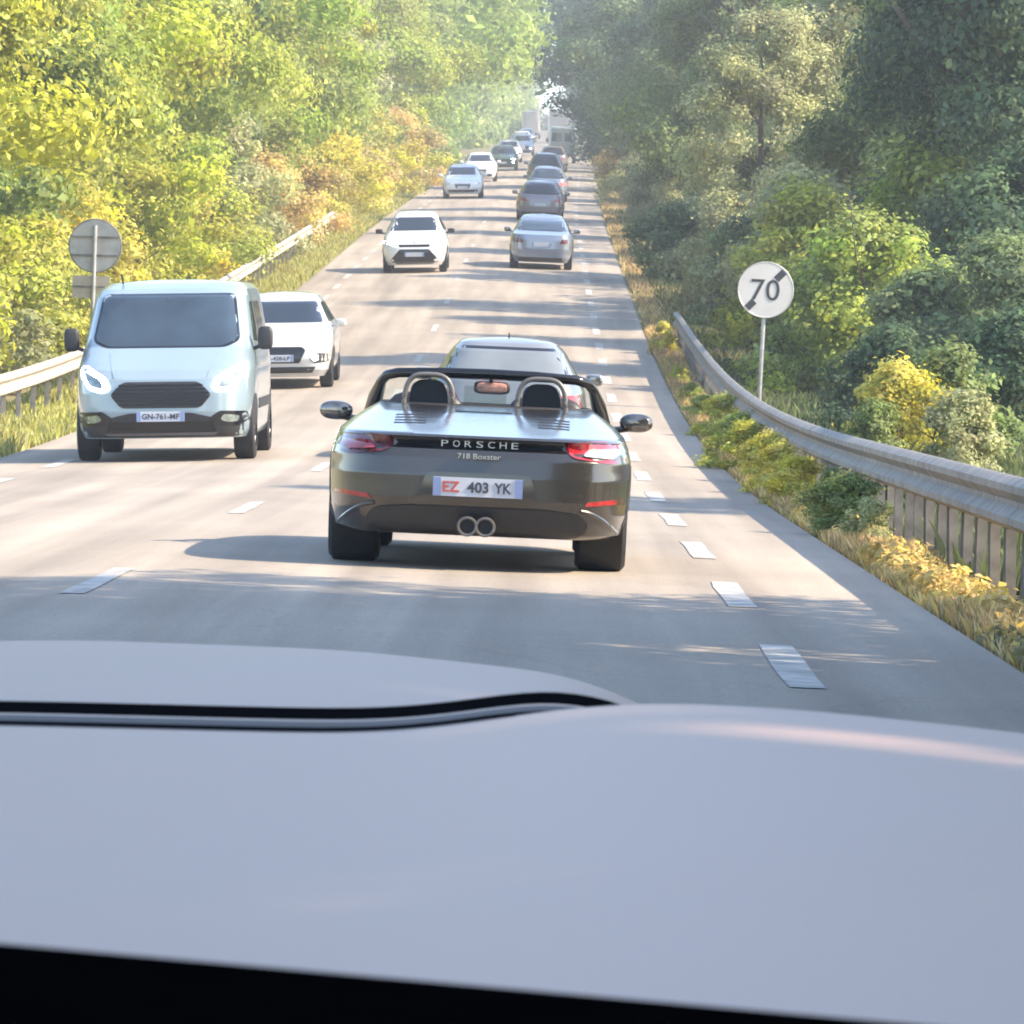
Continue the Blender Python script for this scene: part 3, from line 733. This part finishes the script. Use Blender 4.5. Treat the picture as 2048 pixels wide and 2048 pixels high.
def box_van(name, x, d, label, mat, hgt=2.6, wd=1.0, L=5.5, doors=True):
    near = [(.45, .05), (.6, 0), (hgt-.12, .02), (hgt-.04, .06), (hgt, .15)]
    far = [(.45, .05), (.6, 0), (1.1, .1), (1.3, .9), (hgt*.85, 1.5), (hgt, 1.9)]
    c = Car(name, x, d, near, far, [(.45, wd*.94), (.6, wd), (1.2, wd), (hgt-.12, wd*.96), (hgt-.03, wd*.9), (hgt, wd*.82)], L, hgt, mat, .45, 9, detail=.5)
    if doors:
        for sx in (-1, 1):
            q = [(sx*.04, .75), (sx*wd*.9, .75), (sx*wd*.88, hgt-.25), (sx*.04, hgt-.25)]
            dr = c.patch('rear_door', q if sx > 0 else q[::-1], mat, off=.012, step=.25)
            if hgt > 3: continue
            q = [(sx*.12, hgt*.6), (sx*wd*.78, hgt*.6), (sx*wd*.75, hgt-.4), (sx*.12, hgt-.4)]
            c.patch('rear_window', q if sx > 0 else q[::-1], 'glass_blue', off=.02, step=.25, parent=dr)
        c.both('tail_light', [(wd*.9, .8), (wd*.985, .8), (wd*.985, 1.2), (wd*.9, 1.2)], 'lamp_red', off=.012, step=.15)
    c.patch('bumper', [(-wd*.9, .47), (wd*.9, .47), (wd*.92, .66), (-wd*.92, .66)], 'black_plastic', off=.015, step=.2)
    c.wheels((.95, L-.95), wd*.93, .36, .24, n=16)
    c.mirrors(wd+.1, L-1.6, 1.5, (.18, .12, .28), 'black_plastic')
    return c.done(label, 'van' if hgt < 3 else 'lorry')
box_van('panel_van', 2.05, 345.0, 'grey panel van seen from behind, beyond the dark green tall car', 'p_vangrey', 2.45, 1.0)
box_van('box_lorry', 1.7, 520.0, 'hazy pale box lorry far up the right lane', 'p_pale', 3.5, 1.2, 8)
box_van('box_lorry', -1.6, 600.0, 'hazy pale lorry far up the oncoming lane', 'p_pale', 3.3, 1.15, 8, False)
front_car('oncoming_car', -1.5, 455.0, 'p_white', 'hazy white car near the far end of the oncoming queue', kw=1.0, kz=1.05, L=4.2, det=.45, style='sedan')
rear_car('queued_car', 1.9, 430.0, 'p_white', 'hazy white car in the right lane beyond the grey panel van', kw=1.0, kz=1.05, L=4.2, det=.45)

for x, d, m_, l in ((1.7, 300, 'p_grey', 'small grey car right behind the grey panel van in the hazy queue'), (1.9, 390, 'p_silver', 'small silver car ahead of the grey panel van in the hazy queue'), (1.8, 475, 'p_green', 'tiny dark car ahead of the hazy white one, far up the right lane')):
    rear_car('queued_car', x, d, m_, l, kz=1.04, det=.4)
for x, d, m_, l in ((-1.5, 340, 'p_white', 'small white car between the dark green and the hazy pale blue oncoming cars'), (-1.5, 420, 'p_grey', 'small grey car behind the hazy pale blue oncoming car'), (-1.6, 520, 'p_silver', 'tiny silver car in front of the hazy pale oncoming lorry')):
    front_car('oncoming_car', x, d, m_, l, kz=1.04, det=.4, style='sedan', lit=True)

# ------------------------------------------------------------------ foliage
def leaf_mesh(name, pts, nrm, size, tint, rg, aspect=.6):
    n = len(pts); nrm = nrm/np.maximum(np.linalg.norm(nrm, axis=1, keepdims=True), 1e-6)
    a = np.cross(nrm, rg.normal(size=(n, 3))); a /= np.maximum(np.linalg.norm(a, axis=1, keepdims=True), 1e-6)
    b = np.cross(nrm, a); s = size[:, None]
    q = np.stack([pts-a*s*.5, pts+b*s*.5*aspect+nrm*s*.06, pts+a*s*.5-nrm*s*.12, pts-b*s*.5*aspect+nrm*s*.06], 1).reshape(-1, 3)
    me = bpy.data.meshes.new(name); me.vertices.add(4*n); me.vertices.foreach_set('co', q.astype(np.float32).ravel())
    me.loops.add(4*n); me.loops.foreach_set('vertex_index', np.arange(4*n, dtype=np.int32))
    me.polygons.add(n); me.polygons.foreach_set('loop_start', np.arange(0, 4*n, 4, dtype=np.int32))
    me.update(calc_edges=True)
    at = me.attributes.new('tint', 'FLOAT_VECTOR', 'POINT'); at.data.foreach_set('vector', np.repeat(tint, 4, 0).astype(np.float32).ravel())
    me.materials.append(MATS['leaf']); return me
def clump_leaves(cen, rad, count, leaf, rg, up=.35, gap=1.0):
    k = len(cen); wgt = rad**2/np.sum(rad**2); idx = rg.choice(k, count, p=wgt)
    u = rg.normal(size=(count, 3)); u /= np.linalg.norm(u, axis=1, keepdims=True)
    rr = rg.random(count)**(1/2.6)*np.exp(rg.normal(0, .22, count))
    sq = np.array([1, 1, .8])
    p = cen[idx]+u*sq*(rad[idx]*rr)[:, None]
    nrm = u+rg.normal(size=(count, 3))*.55+np.array([0, 0, up])
    ct = rg.random((k, 3))
    tint = np.clip(ct[idx]*.6+rg.random((count, 3))*.4, 0, 1)
    return p, nrm, leaf*np.clip(np.exp(rg.normal(0, .38, count)), .4, 2.0), tint
def crown(seed, rx, h, base, nclump, count, leaf, prof=None, crad=(.45, 1.0), fill=.35):
    rg = np.random.default_rng(seed); prof = prof or [(0, .55), (.25, .95), (.5, 1), (.75, .8), (.92, .45), (1, .15)]
    ph = rg.uniform(0, 6.28, 6); cen = []
    while len(cen) < nclump:
        t = rg.random(); a = rg.uniform(0, 2*np.pi)
        env = np.interp(t, [p[0] for p in prof], [p[1] for p in prof])*rx
        env *= 1+.22*np.sin(2*a+ph[0]+4*t)+.16*np.sin(5*a+ph[1]+9*t)+.10*np.sin(9*a+ph[2]-7*t)
        r = env*(rg.random()**fill)
        cen.append((r*math.cos(a), r*math.sin(a), base+t*(h-base)))
    cen = np.array(cen); rad = rg.uniform(crad[0], crad[1], nclump)
    p, nr, s, tn = clump_leaves(cen, rad, count, leaf, rg)
    ctr = np.array([0, 0, base+(h-base)*.45]); nr = nr+(p-ctr)/np.linalg.norm(p-ctr, axis=1, keepdims=True)*.5
    return leaf_mesh('crown', p, nr, s, tn, rg)
def trunk_mesh(seed, h, r0, limbs=7, spread=2.2):
    rg = random.Random(seed); b = MB()
    pts = [(0, 0, -.3)]; x = y = 0
    for k in range(1, 8):
        x += rg.uniform(-.12, .12); y += rg.uniform(-.12, .12); pts.append((x, y, h*.85*k/7))
    b.tube(pts, [r0*1.25]+[r0*(1-.11*k) for k in range(1, 8)], 9)
    for k in range(limbs):
        i = rg.randint(2, 6); p = Vector(pts[i]); a = rg.uniform(0, 6.28); l = spread*rg.uniform(.6, 1.1)
        q = p+Vector((math.cos(a)*l*.5, math.sin(a)*l*.5, l*.35)); e = p+Vector((math.cos(a)*l, math.sin(a)*l, l*.8+rg.uniform(-.2, .4)))
        b.tube([p, q, e], [r0*.42, r0*.28, r0*.1], 6)
    me = bpy.data.meshes.new('trunk'); me.from_pydata(b.v, [], b.f); me.shade_smooth(); me.materials.append(MATS['bark']); return me
TREES = [(crown(10+i, 3.0, 10, .5, 110, 60000, .122, crad=(.40, 1.0), fill=.3), trunk_mesh(10+i, 10, .2)) for i in range(4)]
DARKT = [(crown(30+i, 3.2, 10, 1.0, 120, 52000, .125, crad=(.45, .95), fill=.3), trunk_mesh(30+i, 10, .24, 10, 2.6)) for i in range(3)]
HIGHT = [(crown(45, 3.0, 10, 3.8, 90, 42000, .125, crad=(.45, .95), fill=.5, prof=[(0, .7), (.3, 1), (.7, .8), (1, .3)]), trunk_mesh(45, 10, .27, 12, 2.6))]
SHRUB = [(crown(50+i, 1.0, 2.0, .05, 60, 11000, .085, prof=[(0, .8), (.3, 1), (.6, .85), (.85, .5), (1, .2)], crad=(.16, .40)), trunk_mesh(50+i, 1.8, .035, 6, .7)) for i in range(4)]
SHRUBF = [(crown(60+i, 1.0, 2.0, .05, 80, 22000, .056, prof=[(0, .8), (.3, 1), (.6, .85), (.85, .5), (1, .2)], crad=(.14, .36)), trunk_mesh(60+i, 1.8, .03, 7, .7)) for i in range(3)]
SPRIG = [(crown(70+i, .55, 1.3, .05, 46, 2600, .085, prof=[(0, .5), (.2, 1), (.45, .7), (.7, .4), (1, .1)], crad=(.07, .18), fill=.6), trunk_mesh(70+i, 1.2, .015, 5, .35)) for i in range(3)]
def plant(kind, var, x, d, sc_, color, label, name='tree', cat='tree', group=None, rotz=None, sink=0):
    cr, tr = kind[var % len(kind)]
    r = empty(name, P(x, d, -sink), (0, 0, rotz if rotz is not None else (d*1.7+x) % 6.28))
    r.scale = sc_ if hasattr(sc_, '__len__') else (sc_,)*3
    t = link('trunk' if cat == 'tree' else 'stem', tr, r); o = link('crown' if cat == 'tree' else 'foliage', cr, r)
    o.color = (*color, 1)
    return tag(r, label, cat, group)
ORD = ['first', 'second', 'third', 'fourth', 'fifth', 'sixth', 'seventh', 'eighth', 'ninth', 'tenth', 'eleventh', 'twelfth', 'thirteenth', 'fourteenth', 'fifteenth', 'sixteenth', 'seventeenth', 'eighteenth', 'nineteenth', 'twentieth']
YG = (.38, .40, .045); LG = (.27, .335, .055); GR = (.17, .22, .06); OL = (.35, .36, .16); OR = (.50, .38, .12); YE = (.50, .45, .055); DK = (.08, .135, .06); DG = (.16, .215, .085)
CN = {YG: 'yellow-green', LG: 'light green', GR: 'green', OL: 'olive', OR: 'orange-brown', YE: 'golden yellow', DK: 'dark green', DG: 'deep green'}
rnd = random.Random(5)
# left: a sunlit wall of trees behind the rail
lt = [(-8.3, 74, 1.0, YG), (-9.2, 83, 1.05, GR), (-8.6, 92, .95, YG), (-9.6, 100, 1.15, LG), (-8.9, 109, 1.05, YG), (-9.8, 118, 1.2, YG), (-9.0, 127, 1.1, LG), (-10.2, 137, 1.3, YG),
      (-9.2, 147, 1.15, GR), (-9.8, 158, 1.3, LG), (-9.0, 169, 1.2, YG), (-10, 181, 1.35, LG), (-9.2, 194, 1.25, YG), (-9.6, 208, 1.35, LG), (-9.0, 223, 1.3, OL), (-9.5, 240, 1.4, LG), (-8.5, 258, 1.35, YG), (-8.2, 278, 1.35, LG)]
for i, (x, d, s, c) in enumerate(lt):
    plant(TREES, i*3+i//4, x, d, (s*rnd.uniform(.9, 1.1), s*rnd.uniform(.95, 1.2), s), c,
          f'tall {CN[c]} sunlit tree, {ORD[i]} from the near end of the left-hand row', group='sunlit trees along the left side')
ls = [(-6.6, 69, 1.0, GR), (-6.9, 75, 1.3, YG), (-6.5, 81, .9, OL), (-6.9, 87, 1.4, YG), (-6.6, 94, 1.2, YE), (-6.8, 101, 1.5, YE), (-6.5, 108, 1.2, YE), (-6.8, 116, 1.6, YG), (-6.5, 125, 1.3, YE),
      (-6.8, 135, 1.7, YG), (-6.7, 147, 2.0, OL), (-6.2, 158, 1.5, OR), (-6.4, 169, 1.7, OR), (-6.0, 181, 1.7, YE), (-6.2, 195, 1.9, YE), (-5.6, 211, 1.6, OR), (-6.0, 230, 2.0, YE), (-5.6, 252, 1.9, OR), (-5.8, 275, 2.1, YG)]
for i, (x, d, s, c) in enumerate(ls):
    plant(SHRUBF if s > 1.35 else SHRUB, i, x-.75, d, (s*1.05, s*1.5, s), c, f'{CN[c]} roadside shrub, {ORD[i]} from the near end along the left verge', 'shrub', 'shrub', 'shrubs along the left verge')
# right: backlit trees
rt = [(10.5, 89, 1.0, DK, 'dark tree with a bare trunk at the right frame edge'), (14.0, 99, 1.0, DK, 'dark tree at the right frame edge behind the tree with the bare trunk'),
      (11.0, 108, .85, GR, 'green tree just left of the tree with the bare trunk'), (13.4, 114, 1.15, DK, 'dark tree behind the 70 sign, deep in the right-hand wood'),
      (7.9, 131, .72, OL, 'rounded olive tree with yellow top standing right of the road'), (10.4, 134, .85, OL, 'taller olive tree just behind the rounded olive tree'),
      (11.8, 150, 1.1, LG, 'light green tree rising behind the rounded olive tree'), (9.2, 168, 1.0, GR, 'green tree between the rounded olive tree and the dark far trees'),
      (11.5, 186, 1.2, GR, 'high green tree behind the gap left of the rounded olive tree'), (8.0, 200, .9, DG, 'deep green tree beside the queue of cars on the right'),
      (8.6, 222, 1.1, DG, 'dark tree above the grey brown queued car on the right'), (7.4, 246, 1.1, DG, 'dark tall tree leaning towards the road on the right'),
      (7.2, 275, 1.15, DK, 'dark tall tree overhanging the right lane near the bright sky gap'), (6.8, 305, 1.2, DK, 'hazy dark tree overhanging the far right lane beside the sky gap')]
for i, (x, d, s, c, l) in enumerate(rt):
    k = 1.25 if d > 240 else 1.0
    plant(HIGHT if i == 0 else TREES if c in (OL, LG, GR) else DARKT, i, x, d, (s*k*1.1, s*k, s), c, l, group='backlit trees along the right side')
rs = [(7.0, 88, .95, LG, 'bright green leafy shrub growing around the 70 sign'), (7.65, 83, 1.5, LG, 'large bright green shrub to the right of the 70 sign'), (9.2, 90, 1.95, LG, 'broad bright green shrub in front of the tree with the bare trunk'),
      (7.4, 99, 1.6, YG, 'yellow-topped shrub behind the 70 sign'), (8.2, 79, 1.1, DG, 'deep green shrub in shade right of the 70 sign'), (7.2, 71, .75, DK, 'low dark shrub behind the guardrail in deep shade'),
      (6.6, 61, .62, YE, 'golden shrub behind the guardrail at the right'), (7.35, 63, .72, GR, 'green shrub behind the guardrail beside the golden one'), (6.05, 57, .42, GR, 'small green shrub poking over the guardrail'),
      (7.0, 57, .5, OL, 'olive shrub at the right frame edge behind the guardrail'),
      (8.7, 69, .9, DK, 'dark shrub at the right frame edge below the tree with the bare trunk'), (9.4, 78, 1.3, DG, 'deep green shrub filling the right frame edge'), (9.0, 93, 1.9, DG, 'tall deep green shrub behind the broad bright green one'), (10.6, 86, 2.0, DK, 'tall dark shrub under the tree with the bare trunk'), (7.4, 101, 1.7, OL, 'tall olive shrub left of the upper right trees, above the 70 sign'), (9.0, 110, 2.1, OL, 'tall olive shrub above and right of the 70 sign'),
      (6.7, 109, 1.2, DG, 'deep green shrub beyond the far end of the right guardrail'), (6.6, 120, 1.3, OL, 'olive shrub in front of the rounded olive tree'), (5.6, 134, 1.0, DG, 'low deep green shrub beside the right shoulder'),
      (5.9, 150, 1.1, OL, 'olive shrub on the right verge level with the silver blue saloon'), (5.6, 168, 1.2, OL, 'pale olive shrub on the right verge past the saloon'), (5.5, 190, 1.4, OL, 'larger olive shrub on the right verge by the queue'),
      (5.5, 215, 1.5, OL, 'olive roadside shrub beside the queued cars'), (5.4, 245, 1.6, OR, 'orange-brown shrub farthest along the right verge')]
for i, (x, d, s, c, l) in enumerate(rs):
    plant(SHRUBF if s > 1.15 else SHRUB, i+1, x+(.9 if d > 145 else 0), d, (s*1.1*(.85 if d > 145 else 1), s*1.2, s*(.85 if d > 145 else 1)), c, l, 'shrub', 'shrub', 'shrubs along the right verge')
# weeds in front of the right rail
rw = [(4.55, 97, .85, YE), (4.60, 87, .34, YG), (4.62, 80, .42, LG), (4.62, 74, .5, LG), (4.70, 68, .8, YG), (4.66, 62.5, .7, LG), (4.62, 57.5, .75, YG), (4.64, 53, .75, YE), (4.62, 49.5, .7, YE), (4.64, 46.5, .62, YE),
      (4.66, 41.5, .62, GR), (4.60, 38.5, .66, GR), (4.62, 36.3, .5, OL)]
for i, (x, d, s, c) in enumerate(rw):
    plant(SHRUB, i, x+.02, d, (s*.30, s*.62, s*.36), c, f'{CN[c]} weed clump under the right guardrail, {ORD[12-i]} from the near end', 'weed_clump', 'weed', 'weeds under the right guardrail')
# trees beside the road just out of view; only their shade falls into the picture
for i, (x, d, s) in enumerate(((9.0, 17.8, 1.05), (9.6, 23.0, 1.0), (9.5, 12.3, 1.1), (8.0, 7.0, 1.1), (10.2, 44.5, .8), (13.5, 20.0, 1.25), (8.0, 1, 1.1), (9.5, 4, 1.25))):
    plant(DARKT, i, x, d, (s, s*(.5 if d > 40 else .9), s), DG, f'dark tree out of frame, {ORD[i]} of those shading the near road', group='trees shading the near road')

# grass and dry weeds on the verges
def grass(name, x0, x1, d0, d1, count, hgt, colr, label, seed, bias=1.0, wd=.02):
    rg = np.random.default_rng(seed); d = d0+(d1-d0)*rg.random(count)**bias; x = x0+(x1-x0)*rg.random(count)
    patch_ = .5+.5*np.sin(d*.9+3*x)*np.sin(d*.37+1.3)
    z = np.array([gz(a, b)-.03 for a, b in zip(x, d)]); xx = x+np.array([xo(b) for b in d])
    h = hgt*rg.uniform(.35, 1.15, count)*(.45+.75*patch_); a = rg.uniform(0, 2*np.pi, count); le = rg.uniform(.1, .55, count)*h; w2 = wd*rg.uniform(.6, 1.6, count)
    p = np.stack([xx, d, z], 1); side = np.stack([-np.sin(a), np.cos(a), 0*a], 1)*w2[:, None]; tip = p+np.stack([np.cos(a)*le, np.sin(a)*le, h], 1); mid = p+np.stack([np.cos(a)*le*.3, np.sin(a)*le*.3, h*.6], 1)
    q = np.stack([p-side*.5, p+side*.5, mid+side*.45, tip], 1).reshape(-1, 3)
    me = bpy.data.meshes.new(name); me.vertices.add(4*count); me.vertices.foreach_set('co', q.astype(np.float32).ravel())
    me.loops.add(4*count); me.loops.foreach_set('vertex_index', np.arange(4*count, dtype=np.int32))
    me.polygons.add(count); me.polygons.foreach_set('loop_start', np.arange(0, 4*count, 4, dtype=np.int32)); me.update(calc_edges=True)
    t = np.stack([np.clip(patch_*.5+rg.random(count)*.5, 0, 1), rg.random(count), rg.random(count)], 1)
    at = me.attributes.new('tint', 'FLOAT_VECTOR', 'POINT'); at.data.foreach_set('vector', np.repeat(t, 4, 0).astype(np.float32).ravel())
    me.materials.append(MATS['leaf']); o = link(name, me); o.color = (*colr, 1); return tag(o, label, 'grass', kind='stuff')
grass('dry_grass', 4.40, 4.90, 14, 110, 90000, .15, (.46, .34, .13), 'dry yellow grass and weeds between the right shoulder and the guardrail', 1, .8, .011)
grass('rough_grass', 4.95, 9.0, 30, 200, 70000, .35, (.11, .14, .05), 'rough grass behind the right guardrail', 2, 1.2, .03)  # dark blade colour paints in the shade behind the rail
grass('verge_grass', -5.9, -3.95, 50, 300, 90000, .22, (.36, .35, .09), 'yellow dry grass along the left verge', 3, 1.3, .03)

grass('dry_grass', 4.45, 6.2, 95, 280, 50000, .25, (.46, .34, .14), 'pale dry grass along the far right verge beyond the guardrail', 4, 1.3, .03)
def weeds(name, label, x0, x1, d0, d1, nc, count, leaf, colr, seed, hmax=.22):
    rg = np.random.default_rng(seed); x = rg.uniform(x0, x1, nc); d = d0+(d1-d0)*rg.random(nc); h = rg.uniform(0, hmax, nc)*(.4+.6*np.sin(d*.8)**2)
    cen = np.array([(a+xo(b), b, gz(a, b)+c) for a, b, c in zip(x, d, h)]); p, nr, sz, tn = clump_leaves(cen, rg.uniform(.05, .13, nc), count, leaf, rg, up=.8)
    o = link(name, leaf_mesh(name, p, nr, sz, tn, rg)); o.color = (*colr, 1); return tag(o, label, 'weeds', kind='stuff')
weeds('verge_weeds', 'low golden leafy weeds at the foot of the right guardrail posts', 4.50, 4.84, 22, 48, 600, 20000, .045, (.56, .42, .12), 96, .10)
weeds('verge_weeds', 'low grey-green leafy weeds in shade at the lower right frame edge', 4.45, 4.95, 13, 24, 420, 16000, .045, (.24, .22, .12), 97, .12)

# far woods, a single mass on either side
def wood(name, label, seed, side, d0, d1, nc, count, colr):
    rg = np.random.default_rng(seed); cen = []; rad = []
    while len(cen) < nc:
        d = d0+(d1-d0)*rg.random()**1.7; h = rg.uniform(.2, 14.0)
        over = (6.0 if d < 430 else 9.5)
        inner = 5.2 if h < over or d > 470 else (.6 if side > 0 else .2)
        inner -= (1.4 if d > 600 else 0)
        x = side*(inner+rg.uniform(.8, 7)+1.3*math.sin(d*.09+h*.4))
        cen.append((x+xo(d), d, zc(d)+h)); rad.append(rg.uniform(.8, 1.7)*(1+d/1500))
    p, nr, s, tn = clump_leaves(np.array(cen), np.array(rad), count, .42, rg)
    s *= (1+(p[:, 1]-d0)/900)
    o = link(name, leaf_mesh(name, p, nr, s, tn, rg)); o.color = (*colr, 1); return tag(o, label, 'wood', kind='stuff')
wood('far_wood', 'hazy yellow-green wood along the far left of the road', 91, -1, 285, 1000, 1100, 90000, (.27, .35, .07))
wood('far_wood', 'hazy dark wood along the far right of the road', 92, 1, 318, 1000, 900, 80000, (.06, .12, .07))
def deep_wood(name, label, seed, side, xa, xb, d0, d1, h1, nc, count, colr):
    rg = np.random.default_rng(seed)
    x = side*rg.uniform(xa, xb, nc); d = rg.uniform(d0, d1, nc); h = rg.uniform(.3, h1, nc)
    cen = np.array([(a+xo(b), b, gz(a, b)+c) for a, b, c in zip(x, d, h)]); rad = rg.uniform(.7, 1.6, nc)
    p, nr, s, tn = clump_leaves(cen, rad, count, .34, rg)
    o = link(name, leaf_mesh(name, p, nr, s, tn, rg)); o.color = (*colr, 1); return tag(o, label, 'wood', kind='stuff')
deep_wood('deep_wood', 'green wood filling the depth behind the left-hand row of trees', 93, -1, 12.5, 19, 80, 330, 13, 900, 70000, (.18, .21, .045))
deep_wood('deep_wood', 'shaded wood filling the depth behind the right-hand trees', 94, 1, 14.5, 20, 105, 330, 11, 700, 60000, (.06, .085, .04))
rg_ = np.random.default_rng(95); nc = 160
cen = np.stack([rg_.uniform(-30, 30, nc), rg_.uniform(1010, 1060, nc), zc(1030)+rg_.uniform(-1, 4.2, nc)], 1)
p_, n_, s_, t_ = clump_leaves(cen, rg_.uniform(1.0, 2.0, nc), 14000, .8, rg_)
o = link('far_wood', leaf_mesh('far_wood', p_, n_, s_, t_, rg_)); o.color = (.09, .12, .06, 1); tag(o, 'low hazy wood closing the far end of the road under the sky gap', 'wood', kind='stuff')

# ------------------------------------------------------------------ the car we sit in: bonnet and dashboard edge
def own_car():
    r = empty('car_bonnet', (EYE.x-.37, 1.8, rz(1.9, 1.8))); O = Vector(r.location)
    sm = lambda xs, ys: (lambda g: (lambda q: lambda x: float(np.interp(x, g, q)))(np.convolve(np.pad(np.interp(g, xs, ys), 12, mode='edge'), np.hanning(25)/np.hanning(25).sum(), 'valid')))(np.linspace(-1.4, .7, 421))
    dn = sm([-1.4, -1.25, -1.1, -.6, -.183, -.10, -.045, -.005, .031, .085, .162, .26, .36, .46, .52, .6], [.30, .20, .15, .118, .1160, .1168, .1170, .1090, .1040, .1060, .1128, .125, .145, .19, .27, .4])
    df = sm([-1.4, -1.2, -1.0, -.237, -.098, -.006, .029, .06, .12, .3, .6], [.4, .2, .15, .1235, .1265, .135, .139, .158, .178, .19, .3])
    ext = sm([-1.4, .025, .05, .12, .6], [0, 0, .02, .05, .06])
    X = np.concatenate([np.linspace(-1.24, -.26, 30), np.linspace(-.25, .25, 81), np.linspace(.26, .52, 14)])
    def grid(name, ys, zf, mat, skirt=None):
        v = []; n = len(X)
        for y in ys:
            for x in X: v.append(Vector((EYE.x+x, y, EYE.z+zf(x, y)))-O)
        f = [(i*n+j, i*n+j+1, (i+1)*n+j+1, (i+1)*n+j) for i in range(len(ys)-1) for j in range(n-1)]
        if skirt:
            m = len(ys); edge = [i*n for i in range(m)][::-1] + [j for j in range(1, n)] + [i*n+n-1 for i in range(1, m)]
            if skirt == 'all': edge = edge + [(m-1)*n+j for j in range(n-2, -1, -1)]
            b = len(v); v += [Vector((v[e].x, v[e].y, min(v[e].z-.02, .45))) for e in edge]
            f += [(edge[i], edge[i+1], b+i+1, b+i) for i in range(len(edge)-1)]
        return mesh(name, v, f, mat, r, angle=35)
    zn = lambda x, y: -dn(x)-.02*(1.69-y)**2
    grid('bonnet_panel', list(np.linspace(.80, 1.64, 24))+[1.66, 1.68, 1.706], zn, 'p_hood', True)
    grid('rubber_seal', [1.704, 1.71, 1.716, 1.724], lambda x, y: -dn(x)-ext(x)+.0004, 'seal')
    grid('trim_strip', [1.722, 1.728, 1.75, 1.775, 1.786, 1.79], lambda x, y: -dn(x)-ext(x)-.0005-.004*abs((y-1.756)/.034)**4, 'trim_grey')
    grid('rubber_seal', [1.782, 1.795, 1.815, 1.84], lambda x, y: -dn(x)-ext(x)+.0016-.0014*abs((y-1.808)/.02)**2, 'seal')
    zf = lambda x, y: -(df(x) if y > 2.1 else df(x)*(y-1.82)/.28+max(dn(x)+ext(x), df(x)*.99)*(1-(y-1.82)/.28))-.03*(y-2.1)**2-max(0, y-2.55)**2*.9
    grid('front_bonnet_panel', list(np.linspace(1.838, 2.6, 22))+[2.7, 2.8, 2.9, 3.0, 3.05], zf, 'p_hood', 'all')
    v = []; X2 = np.linspace(-1.2, .55, 40); ys = [(.30, -.02), (.4, -.006), (.55, 0), (.66, 0), (.685, -.003), (.70, -.012), (.705, -.03), (.70, -.3)]
    for y, dz in ys:
        for x in X2: v.append(Vector((EYE.x+x, y, EYE.z-.0733-.072*(x+.0755)+dz))-O)
    n = len(X2)
    mesh('dashboard', v, [(i*n+j, i*n+j+1, (i+1)*n+j+1, (i+1)*n+j) for i in range(len(ys)-1) for j in range(n-1)], 'dash', r)
    tag(r, 'blurred pale blue-grey bonnet with dark seal strip in the foreground, dark dashboard edge below', 'car bonnet')
own_car()

# ------------------------------------------------------------------ air
m = bpy.data.materials.new('haze'); m.use_nodes = True; n = m.node_tree; n.nodes.clear()
pv = n.nodes.new('ShaderNodeVolumePrincipled'); pv.inputs['Color'].default_value = (.92, .95, 1, 1); pv.inputs['Density'].default_value = .00075; pv.inputs['Anisotropy'].default_value = .2
ou = n.nodes.new('ShaderNodeOutputMaterial'); n.links.new(pv.outputs['Volume'], ou.inputs['Volume']); MATS['haze'] = m
hz = MB().box((0, 710, 37), (1040, 1620, 90)).build('haze', 'haze', None, smooth=False); tag(hz, 'thin pale summer haze over the road', 'haze', kind='stuff')
